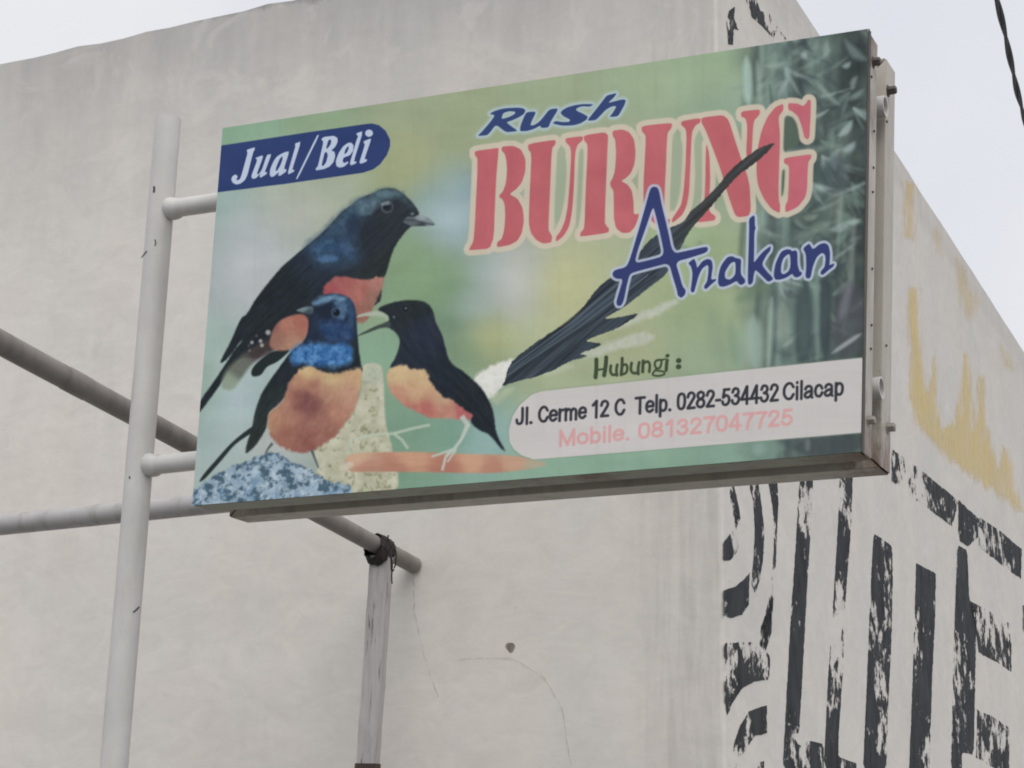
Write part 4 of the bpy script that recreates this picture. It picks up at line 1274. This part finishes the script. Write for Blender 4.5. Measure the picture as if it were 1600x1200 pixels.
# brush word
zA, zn = Z(950, 280, 5.714), Z(1060, 325, 6.154)
anak = [[zA([(375, 90), (395, 68), (435, 68), (455, 95), (480, 230), (530, 430), (578, 665), (700, 640), (880, 600), (895, 620), (880, 655), (740, 700), (602, 738), (640, 860), (665, 955), (695, 990), (690, 1030), (655, 1062), (622, 1040), (615, 990), (580, 880), (545, 748), (400, 785), (215, 835), (190, 860), (165, 960), (140, 1090), (115, 1130), (85, 1132), (72, 1100), (95, 1020), (135, 890), (75, 890), (45, 870), (38, 840), (60, 810), (165, 785), (200, 700), (280, 430), (340, 220)]),
         zA([(402, 240), (425, 320), (470, 510), (505, 682), (380, 720), (235, 752), (270, 620), (340, 430)])],
 [zn([(90, 530), (150, 485), (160, 500), (175, 540), (180, 580), (230, 510), (280, 488), (320, 500), (332, 560), (320, 640), (315, 690), (360, 680), (365, 695), (310, 740), (270, 780), (248, 775), (248, 745), (275, 710), (285, 640), (290, 570), (280, 545), (230, 580), (195, 650), (165, 760), (150, 815), (115, 805), (130, 700), (135, 620), (120, 560)])],
 [zn([(470, 470), (520, 462), (550, 480), (605, 490), (600, 560), (600, 640), (645, 690), (640, 720), (610, 740), (585, 735), (560, 700), (500, 735), (440, 758), (395, 755), (380, 720), (385, 640), (410, 550)]), zn([(500, 530), (545, 515), (550, 560), (548, 640), (500, 690), (450, 680), (445, 620)])],
 [zn([(678, 100), (735, 62), (735, 170), (745, 190), (730, 230), (728, 480), (725, 530), (800, 430), (890, 360), (885, 410), (850, 450), (800, 540), (850, 610), (920, 680), (865, 715), (820, 670), (740, 590), (725, 640), (715, 725), (668, 745), (668, 600), (675, 400), (680, 200)])],
 [zn([(985, 420), (1040, 395), (1080, 400), (1090, 415), (1130, 405), (1145, 430), (1145, 540), (1165, 610), (1190, 620), (1180, 650), (1140, 670), (1110, 660), (1095, 630), (1040, 670), (980, 690), (930, 690), (915, 650), (930, 540)]), zn([(1010, 480), (1060, 440), (1075, 460), (1078, 560), (1060, 610), (1010, 640), (985, 620), (990, 540)])],
 [zn([(1195, 390), (1255, 340), (1270, 360), (1295, 400), (1360, 345), (1410, 335), (1445, 360), (1460, 430), (1455, 530), (1450, 550), (1500, 530), (1495, 560), (1440, 600), (1390, 645), (1365, 635), (1370, 605), (1405, 570), (1415, 500), (1410, 450), (1380, 430), (1330, 470), (1290, 570), (1270, 680), (1220, 675), (1230, 560), (1225, 440)])]]
anak = [[chaikin(p_, 2, .2) for p_ in g_] for g_ in anak]
LABN[9] = "lettering_anakan"
for g_ in anak:
    fill(g_, (172, 184, 204), 1.8, .92, grow=4.0)
for g_ in anak:
    fill(g_, (47, 58, 112), 1.2, lab=9)

# blue band with white words
z4b = Z(340, 185, 5.714)
LABN[10] = "name_band"
fill(z4b([(-60, 255), (45, 240), (800, 125), (1300, 53), (1380, 45), (1440, 60), (1500, 110), (1540, 190), (1540, 250), (1510, 330), (1450, 410), (1390, 455), (1300, 485), (600, 585), (-60, 668)]), lambda x, y, d: np.array([40, 59, 112]) + (fbm(x * .02, y * .02, 3)[..., None] - .5) * 12, 1.3, lab=10)
jb = [[[(262, 280), (330, 258), (333, 275), (318, 300), (268, 500), (245, 550), (205, 582), (165, 590), (135, 575), (122, 545), (130, 520), (155, 500), (175, 510), (178, 530), (165, 545), (180, 553), (200, 540), (212, 510), (268, 310), (262, 295)]],
 [[(335, 355), (395, 330), (408, 340), (350, 495), (365, 500), (395, 460), (440, 325), (482, 318), (420, 480), (440, 478), (440, 495), (385, 530), (375, 520), (382, 495), (340, 535), (310, 540), (300, 515), (355, 370)]],
 [[(560, 320), (610, 298), (640, 296), (592, 450), (615, 455), (612, 475), (560, 512), (540, 510), (548, 478), (500, 520), (475, 522), (465, 500), (470, 450), (500, 380), (530, 340)], [(580, 335), (555, 360), (525, 430), (518, 465), (530, 470), (560, 420), (580, 365)]],
 [[(690, 225), (745, 205), (665, 460), (685, 458), (683, 475), (632, 500), (628, 480), (680, 300), (695, 250)]],
 [[(888, 150), (908, 148), (715, 540), (697, 542)]],
 [[(925, 185), (950, 165), (1040, 155), (1070, 175), (1072, 210), (1050, 255), (1015, 285), (1045, 300), (1050, 340), (1035, 390), (1000, 430), (950, 452), (880, 465), (875, 445), (895, 430), (945, 210)], [(985, 205), (1000, 185), (1015, 195), (1010, 230), (985, 265), (968, 270)], [(955, 305), (975, 300), (985, 330), (970, 390), (945, 425), (928, 420)]],
 [[(1190, 215), (1215, 240), (1210, 290), (1180, 330), (1125, 350), (1115, 380), (1130, 400), (1160, 385), (1170, 395), (1130, 430), (1090, 440), (1060, 425), (1055, 380), (1080, 310), (1120, 250), (1160, 220)], [(1165, 245), (1140, 280), (1130, 320), (1155, 305), (1172, 265)]],
 [[(1235, 135), (1300, 112), (1215, 385), (1240, 385), (1235, 402), (1190, 420), (1180, 400), (1240, 195), (1255, 160)]],
 [[(1300, 205), (1365, 180), (1370, 190), (1310, 365), (1335, 365), (1330, 385), (1280, 405), (1265, 395), (1315, 235)]],
 [circ(1352, 132, 35, 32, 16)]]
LABN[11] = "lettering_jual_beli"
for g_ in jb:
    fill([chaikin(z4b(p_), 1, .14) for p_ in g_], (178, 192, 214), 1.1, lab=11)

# address plate
LABN[12] = "address_plate"
plate = [(1347, 559), (1100, 584.5), (900, 605.5), (845, 611.5), (830, 617), (812, 633), (801, 650), (795, 672), (796, 690), (803, 702), (814, 711), (834, 718), (1000, 704.5), (1200, 688), (1346, 676), (1360, 640), (1360, 600)]
fill(plate, (120, 140, 116), 3.0, .5, grow=1.5)
fill(plate, lambda x, y, d: np.array([190, 186, 183]) + (fbm(x * .01, y * .03, 3)[..., None] - .5) * 10 + (fbm(x * .004 + 3, y * .3, 8, 2)[..., None] - .5) * 4, 1.2, lab=12)
def stroke_set(strokes, zf, colr, lab, soft=1.2, fat=1.0):
    for cl, wd in strokes:
        wd = wd * fat
        cl = np.array(zf(cl), float)
        if len(cl) > 2:
            k = np.linspace(0, len(cl) - 1, len(cl) * 5)
            i0_ = np.clip(k.astype(int), 0, len(cl) - 2)
            def cr_(i): return cl[np.clip(i, 0, len(cl) - 1)]
            u_ = (k - i0_)[:, None]
            a, b2, c_, d_ = cr_(i0_ - 1), cr_(i0_), cr_(i0_ + 1), cr_(i0_ + 2)
            cl = 0.5 * (2 * b2 + (c_ - a) * u_ + (2 * a - 5 * b2 + 4 * c_ - d_) * u_ ** 2 + (3 * b2 - a - 3 * c_ + d_) * u_ ** 3)
        bb = bbox(cl, wd + 3)
        xx, yy = X[bb], Y[bb]
        d2 = np.full(xx.shape, 1e9)
        for (ax, ay), (bx, by) in zip(cl, cl[1:]):
            ex_, ey_ = bx - ax, by - ay
            tt = np.clip(((xx - ax) * ex_ + (yy - ay) * ey_) / (ex_ ** 2 + ey_ ** 2 + 1e-12), 0, 1)
            np.minimum(d2, (xx - ax - tt * ex_) ** 2 + (yy - ay - tt * ey_) ** 2, out=d2)
        a = np.clip(0.5 - (np.sqrt(d2) - wd / 2) / soft, 0, 1)
        put(bb, a, colr)
        LAB[bb][a > 0.5] = lab
GL = {
 'J': (.55, [[(.40, 1), (.40, .25), (.28, .05), (.11, .10), (.07, .30)]]), 'l': (.24, [[(.12, 1), (.12, 0)]]), '.': (.26, [[(.12, .05), (.13, .05)]]),
 'C': (.70, [[(.61, .72), (.48, .92), (.28, .92), (.13, .72), (.10, .5), (.13, .28), (.28, .08), (.48, .08), (.62, .30)]]),
 'e': (.57, [[(.10, .38), (.48, .38)], [(.48, .38), (.46, .58), (.29, .68), (.13, .58), (.08, .36), (.13, .14), (.29, .05), (.46, .16)]]),
 'r': (.40, [[(.12, .70), (.12, 0)], [(.12, .45), (.20, .62), (.36, .66)]]),
 'm': (.88, [[(.11, .7), (.11, 0)], [(.11, .5), (.25, .66), (.40, .6), (.43, .45), (.43, 0)], [(.43, .5), (.57, .66), (.72, .6), (.75, .45), (.75, 0)]]),
 '1': (.52, [[(.32, 1), (.32, 0)], [(.32, .98), (.12, .76)]]),
 '2': (.57, [[(.09, .70), (.16, .90), (.30, .95), (.44, .86), (.46, .68), (.34, .46), (.10, .06)], [(.10, .05), (.49, .05)]]),
 'T': (.62, [[(.04, .94), (.57, .94)], [(.305, .94), (.305, 0)]]),
 'p': (.57, [[(.11, .70), (.11, -.24)], [(.11, .50), (.22, .66), (.38, .64), (.47, .46), (.45, .18), (.34, .05), (.2, .07), (.11, .22)]]),
 'b': (.57, [[(.11, 1), (.11, 0)], [(.11, .50), (.22, .66), (.38, .64), (.47, .46), (.45, .18), (.34, .05), (.2, .07), (.11, .22)]]),
 '0': (.57, [[(.28, .95), (.13, .85), (.08, .5), (.13, .15), (.28, .05), (.43, .15), (.48, .5), (.43, .85), (.28, .95)]]),
 '8': (.57, [[(.28, .95), (.13, .86), (.12, .66), (.28, .54), (.44, .66), (.43, .86), (.28, .95)], [(.28, .54), (.10, .40), (.10, .16), (.28, .05), (.46, .16), (.46, .40), (.28, .54)]]),
 '-': (.36, [[(.07, .36), (.29, .36)]]),
 '5': (.57, [[(.46, .94), (.17, .94)], [(.17, .94), (.12, .50)], [(.12, .50), (.28, .60), (.43, .50), (.47, .32), (.40, .12), (.26, .05), (.12, .12), (.08, .25)]]),
 '3': (.57, [[(.10, .74), (.16, .90), (.28, .95), (.42, .86), (.42, .64), (.26, .53)], [(.26, .53), (.44, .44), (.47, .26), (.38, .09), (.25, .05), (.12, .13), (.08, .27)]]),
 '4': (.57, [[(.38, 1), (.38, 0)], [(.36, .98), (.07, .30)], [(.06, .27), (.51, .27)]]),
 'i': (.24, [[(.12, .70), (.12, 0)], [(.12, .93), (.12, .96)]]),
 'a': (.57, [[(.10, .52), (.16, .64), (.30, .68), (.42, .60), (.44, .46), (.44, .12), (.48, .02)], [(.44, .38), (.25, .36), (.10, .26), (.10, .10), (.22, .04), (.36, .10), (.44, .24)]]),
 'c': (.54, [[(.45, .48), (.38, .63), (.26, .68), (.13, .58), (.08, .36), (.13, .14), (.26, .05), (.38, .09), (.46, .25)]]),
 'M': (.82, [[(.11, 0), (.11, 1)], [(.11, .96), (.41, .06)], [(.41, .06), (.70, .96)], [(.70, 1), (.70, 0)]]),
 'o': (.58, [[(.29, .68), (.13, .58), (.08, .36), (.13, .15), (.29, .05), (.45, .15), (.50, .36), (.45, .58), (.29, .68)]]),
 '7': (.55, [[(.07, .94), (.49, .94)], [(.49, .92), (.31, .55), (.23, 0)]]),
}
def set_word(txt, x0, x1, base, cap, wd, colr, lab, soft):
    tot = sum(GL[c_][0] for c_ in txt)
    sx = (x1 - x0) / tot
    pen = 0.0
    for c_ in txt:
        adv, st = GL[c_]
        for ln in st:
            pts = []
            for gx_, gy_ in ln:
                px_ = x0 + (pen + gx_) * sx
                gy2 = gy_ * 0.94 + 0.03 * (gy_ >= 0)
                pts.append((px_ + gy2 * 0.6, base(px_) - gy2 * cap(px_)))
            stroke_set([(pts, wd * (1.15 if c_ == '.' else 1))], lambda q: q, colr, lab, soft)
        pen += adv
bl1 = lambda x: 664.5 + (x - 806.5) * (618 - 664.5) / (1317 - 806.5)
cp1 = lambda x: 26.5 + (x - 806.5) / 510 * 3.0
bl2 = lambda x: 697.5 + (x - 874) * (664.5 - 697.5) / (1238 - 874)
cp2 = lambda x: 25.0 + (x - 874) / 364 * 1.6
LABN[15] = "lettering_hubungi"
WORDS = [("Jl.", 805.5, 833, 0), ("Cerme", 840, 917, 0), ("12", 923, 952, 0), ("C", 959.5, 977, 0), ("Telp.", 992, 1050, 0), ("0282-534432", 1057, 1217, 0), ("Cilacap", 1222, 1319, 0), ("Mobile.", 872, 985, 1), ("081327047725", 996, 1240, 1)]
for k, (tx_, xa, xb, ln) in enumerate(WORDS):
    LABN[20 + k] = "lettering_word"
    if ln == 0:
        set_word(tx_, xa, xb, bl1, cp1, 4.5, (50, 52, 60), 20 + k, 1.3)
    else:
        set_word(tx_, xa, xb, bl2, cp2, 4.6, (206, 152, 150), 20 + k, 1.6)
zH = Z(920, 545, 10.0)
stroke_set([([(118, 168), (118, 300), (105, 445)], 5.4), ([(272, 135), (262, 280), (240, 415)], 5.4), ([(125, 332), (250, 312)], 2.8),
 ([(345, 265), (338, 350), (370, 405), (430, 400)], 3.8), ([(445, 250), (432, 330), (440, 415)], 3.8),
 ([(522, 148), (518, 280), (505, 405)], 4.2), ([(525, 262), (580, 245), (602, 300), (580, 375), (510, 402)], 3.4),
 ([(668, 222), (658, 330), (700, 380), (760, 375)], 3.8), ([(788, 212), (772, 300), (775, 395)], 3.8),
 ([(850, 188), (845, 270), (842, 360)], 4.2), ([(855, 225), (920, 200), (952, 250), (945, 360)], 3.6),
 ([(1120, 172), (1055, 185), (1030, 240), (1055, 300), (1110, 295), (1132, 230), (1135, 175)], 3.0), ([(1060, 310), (1010, 370), (1005, 410), (1090, 424), (1175, 400), (1170, 360), (1100, 345), (1050, 340)], 2.6), ([(1130, 178), (1190, 160)], 2.4),
 ([(1225, 178), (1215, 250), (1208, 335)], 4.4), ([(1222, 112), (1236, 106)], 4.6),
 ([(1400, 186), (1410, 184)], 6.6), ([(1398, 282), (1408, 280)], 6.6)], zH, (58, 74, 50), 15, 1.4, 1.18)

# sun-faded, slightly dirty sheet
lum = (C @ np.array([0.30, 0.59, 0.11]))[..., None]
C = (lum + 0.85 * (C - lum)) * (1 - 0.03 * np.clip(lum / 110, 0, 1))
C *= (1 + (fbm(X * 0.006, Y * 0.02, 30, 4)[..., None] - 0.5) * 0.05)
C *= (1 - 0.015 * np.clip((fbm(X * 0.12, Y * 0.008, 33, 3)[..., None] - 0.55) * 4, 0, 1))
KLIGHT = 0.70
lin = s2l(np.clip(C, 0, 255)) / KLIGHT
lin = np.clip(lin, 0.004, 0.9)

m, t, b = nodemat("printed_vinyl")
at_ = t.nodes.new("ShaderNodeVertexColor")
at_.layer_name = "print"
p = geo_pos(t)
t.links.new(at_.outputs["Color"], b.inputs["Base Color"])
b.inputs["Roughness"].default_value = 0.55
b.inputs["Specular IOR Level"].default_value = 0.12
add_bump(t, b, noise(t, p, 6, 3, 0.5), 0.25, 0.006)
M['print'] = m

idx = np.arange(NXG * NYG).reshape(NYG, NXG)
quads = np.stack([idx[:-1, :-1], idx[:-1, 1:], idx[1:, 1:], idx[1:, :-1]], -1)
flab = LAB[:-1, :-1]
Pf = P.reshape(-1, 3)
Cf = np.concatenate([lin.reshape(-1, 3), np.ones((NXG * NYG, 1))], 1)
face = None
def grid_part(name, sel):
    q_ = quads[sel]
    uq, inv = np.unique(q_, return_inverse=True)
    inv = inv.reshape(-1, 4)
    me = bpy.data.meshes.new(name)
    me.vertices.add(len(uq))
    me.vertices.foreach_set("co", Pf[uq].astype(np.float32).ravel())
    me.loops.add(inv.size)
    me.loops.foreach_set("vertex_index", inv.astype(np.int32).ravel())
    me.polygons.add(len(inv))
    me.polygons.foreach_set("loop_start", np.arange(0, inv.size, 4, dtype=np.int32))
    me.update(calc_edges=True)
    ca = me.color_attributes.new("print", 'FLOAT_COLOR', 'POINT')
    ca.data.foreach_set("color", Cf[uq].astype(np.float32).ravel())
    return link(name, me, M['print'])
face = grid_part("face_panel", flab == 0)
adopt(face, sg)
LT = {6: "red stencil lettering reading BURUNG", 8: "blue slanted lettering reading Rush", 9: "blue brush lettering reading Anakan", 11: "white italic lettering reading Jual/Beli",
      15: "dark green lettering reading Hubungi",
      1: "large dark bird with rusty breast looking right", 2: "blue headed bird with orange breast on a rock", 3: "black bird with open beak on a perch", 7: "long dark tail feathers over the red lettering"}
for k in range(1, 30):
    sel = flab == k
    if not sel.any():
        continue
    nm = "lettering" if LABN[k].startswith("lettering") else LABN[k]
    o = grid_part(nm, sel)
    o.parent = face
    o.matrix_parent_inverse = Matrix.Identity(4)
    if k >= 20:
        o["label"] = ("small faded pink" if WORDS[k - 20][3] else "small black") + " lettering reading " + WORDS[k - 20][0]
    if k in LT:
        o["label"] = LT[k]

# ------------------------------------------------------------------ scaffold pipes, post, rag
dp0, dp1 = at(-170, 445, 5.35), None
pw = on_front(648, 884)
dp_mid = at(0, 535, 5.75)
dird = (dp_mid - pw) / np.linalg.norm(dp_mid - pw)
start = pw + dird * (np.linalg.norm(dp_mid - pw) + 0.9)
wallend = pw + dird * 0.004
bm = bmesh.new()
prof = tube_prof(0.036, 0.029, 18, 0.015)
prof = [(t_, r_ * (1.10 - 0.16 * t_) if r_ > 0.02 else r_) for t_, r_ in prof]
rings = add_rev(bm, start, wallend, prof, 30, 0.0007, 6)
dk = bm_obj("scaffold_pipe", bm, M['darkpipe'], None, True, rad(40))
dk["label"] = "dark stained pipe running down to the wall past the sign pole"
dk["category"] = "pipe"
# a joint sleeve seen left of the pole
def on_dark(x):
    # point of the dark pipe axis seen at picture column x
    lo, hi = 0.0, 1.0
    for _ in range(40):
        md = (lo + hi) / 2
        q_ = start + (wallend - start) * md - CAM
        px_ = 800 + FPX * q_.dot(RT) / q_.dot(fw)
        lo, hi = (md, hi) if px_ < x else (lo, md)
    return start + (wallend - start) * lo, lo
j0, tj0 = on_dark(101)
j1, tj1 = on_dark(138)
bm = bmesh.new()
add_rev(bm, j0, j1, [(0, 0.0370), (0.06, 0.0392), (0.5, 0.0394), (0.94, 0.0388), (1.0, 0.0365)], 30, 0.0004, 2)
sl = bm_obj("joint_sleeve", bm, M['darkpipe'], None, True, rad(40))
sl.parent = dk

# light pipe running parallel with the front wall
x_, tx = on_dark(446)
lp_r = 0.0415
lpx = x_ + np.array([0, 0, -0.005]) + ND * 0.074
nrm = ND
lpa = hit(-150, 836, nrm, lpx)
lpb = hit(478, 771, nrm, lpx)
lp = pipe_obj("scaffold_pipe", lpa, lpb, lp_r, lp_r - 0.006, M['greypipe'], None, 16, 0.0003, 12, 0.01)
lp["label"] = "light grey horizontal pipe parallel to the wall, behind the pole"
lp["category"] = "pipe"

# timber post propping the dark pipe
tp, tt_ = on_dark(597)
tp_top = tp + np.array([0, 0, -0.005])
nrm2 = ND
base1 = hit(575, 1185, nrm2, tp)
pdv = (base1 - tp) / np.linalg.norm(base1 - tp)
gnd = tp + pdv * (tp[2] / -pdv[2])
wh = 0.037
topc = tp + pdv * 0.005
ux, vx = FD * math.cos(rad(12)) + ND * math.sin(rad(12)), -FD * math.sin(rad(12)) + ND * math.cos(rad(12))
shift = -ND * 0.0
po = empty("timber_post", tuple(gnd), "weathered whitewashed timber post tied under the dark pipe", "post")
bsplit = hit(575, 1194, nrm2, tp)
def beam(name, pa, pb, hw, mat, nseg=10, jit=0.0015):
    bm = bmesh.new()
    rj = random.Random(3)
    prev = None
    first = None
    for k in range(nseg + 1):
        c_ = pa + (pb - pa) * k / nseg
        j = [rj.uniform(-jit, jit) for _ in range(8)]
        cur = [bm.verts.new(c_ + ux * (sx * hw + j[i * 2]) + vx * (sy * hw + j[i * 2 + 1])) for i, (sx, sy) in enumerate(((-1, -1), (1, -1), (1, 1), (-1, 1)))]
        if prev:
            for i in range(4):
                bm.faces.new((prev[i], prev[(i + 1) % 4], cur[(i + 1) % 4], cur[i]))
        else:
            first = cur
        prev = cur
    bm.faces.new(first)
    bm.faces.new(prev[::-1])
    bmesh.ops.bevel(bm, geom=[e for e in bm.edges if len(e.link_faces) == 2 and e.calc_face_angle(0) > 0.6], offset=0.004, segments=2, affect='EDGES')
    return bm_obj(name, bm, mat, po)
beam("shaft", topc + np.array([0, 0, -0.028]), bsplit, wh, M['post'])
beam("foot", bsplit - pdv * 0.002, gnd - np.array([0, 0, 0.01]), wh + 0.003, M['brown'], 5)
# black rag knotted round pipe and post
rag = bmesh.new()
rr = random.Random(5)
ra_, rta = on_dark(583)
rb_, rtb = on_dark(606)
segs_, rows = 26, 9
u_, v_ = frame_of(rb_ - ra_)
ringsv = []
for i in range(rows):
    f = i / (rows - 1)
    c_ = ra_ + (rb_ - ra_) * f
    rv = []
    for k in range(segs_):
        a = 2 * math.pi * k / segs_
        dirv = u_ * math.cos(a) + v_ * math.sin(a)
        r_ = 0.0365 + 0.005 * math.sin(math.pi * f) + rr.uniform(0, 0.009) + max(0, -dirv[2]) * 0.034 * math.sin(math.pi * min(1, f * 1.1 + 0.15))
        rv.append(rag.verts.new(c_ + dirv * r_))
    ringsv.append(rv)
for a_, b2 in zip(ringsv, ringsv[1:]):
    for k in range(segs_):
        rag.faces.new((a_[k], a_[(k + 1) % segs_], b2[(k + 1) % segs_], b2[k]))
ro = bm_obj("tied_rag", rag, M['rag'], None, False)
ro["label"] = "black rag knotted round the dark pipe on the timber post"
ro["category"] = "rag"
def tube_path(name, pts, r, mat, parent=None, seg=8):
    bm = bmesh.new()
    pts = [np.array(p_, float) for p_ in pts]
    prev = None
    for i, p_ in enumerate(pts):
        d = pts[min(i + 1, len(pts) - 1)] - pts[max(i - 1, 0)]
        a, b2 = frame_of(d)
        cur = [bm.verts.new(p_ + r * (a * math.cos(2 * math.pi * k / seg) + b2 * math.sin(2 * math.pi * k / seg))) for k in range(seg)]
        if prev:
            for k in range(seg):
                bm.faces.new((prev[k], prev[(k + 1) % seg], cur[(k + 1) % seg], cur[k]))
        else:
            bm.faces.new(cur[::-1])
        prev = cur
    bm.faces.new(prev)
    o = bm_obj(name, bm, mat, None, True)
    if parent:
        o.parent = parent
    return o
def on_post(x, y, out_=0.058):
    return hit(x, y, nrm2, tp - nrm2 * out_)
def smoothpath(p_, n=24):
    p_ = [np.array(q_) for q_ in p_]
    k = np.linspace(0, len(p_) - 1, n)
    A_ = np.array(p_)
    i0_ = np.clip(k.astype(int), 0, len(p_) - 2)
    g_ = lambda i: A_[np.clip(i, 0, len(p_) - 1)]
    u2 = (k - i0_)[:, None]
    a, b2, c_, d_ = g_(i0_ - 1), g_(i0_), g_(i0_ + 1), g_(i0_ + 2)
    return 0.5 * (2 * b2 + (c_ - a) * u2 + (2 * a - 5 * b2 + 4 * c_ - d_) * u2 ** 2 + (3 * b2 - a - 3 * c_ + d_) * u2 ** 3)
for px_ in ([(607, 836), (604, 850), (606, 862), (610, 852), (606, 840)], [(606, 862), (614, 852), (619, 865), (617, 885), (612, 893), (611, 876), (610, 858)], [(610, 866), (613, 880), (612, 900), (612.5, 912)]):
    tube_path("loose_string", smoothpath([on_post(*q_) for q_ in px_]), 0.0030, M['rag'], ro)

# ------------------------------------------------------------------ twisted overhead cable
az = rad(20.7)
cdv = np.array([math.sin(az), math.cos(az), 0])
c0 = at(1575, 90, 8.6)
c0b = at(1551, 0, 8.0)
cdir = at(1601, 182, 9.55) - at(1550, 0, 8.05)
cdir /= np.linalg.norm(cdir)
mid_ = at(1578, 90, 8.72)
cpts = [[], []]
sp = np.arange(-11.0, 26.0, 0.022)
ca_, cb_ = frame_of(cdir)
cable_me = bmesh.new()
for k in range(2):
    prev = None
    for i, s in enumerate(sp):
        base = mid_ + cdir * s + np.array([0, 0, 0.0035 * s * s]) + ca_ * 0.012 * math.sin(s * 2.1)
        ph = s / 0.95 * 2 * math.pi + k * math.pi
        c_ = base + 0.0075 * (ca_ * math.cos(ph) + cb_ * math.sin(ph))
        cur = [cable_me.verts.new(c_ + 0.0085 * (ca_ * math.cos(j * math.pi / 3) + cb_ * math.sin(j * math.pi / 3))) for j in range(6)]
        if prev:
            for j in range(6):
                cable_me.faces.new((prev[j], prev[(j + 1) % 6], cur[(j + 1) % 6], cur[j]))
        prev = cur
co_ = bm_obj("overhead_cable", cable_me, M['cable'], None, True)
co_["label"] = "black twisted overhead cable against the sky beside the building"
co_["category"] = "cable"
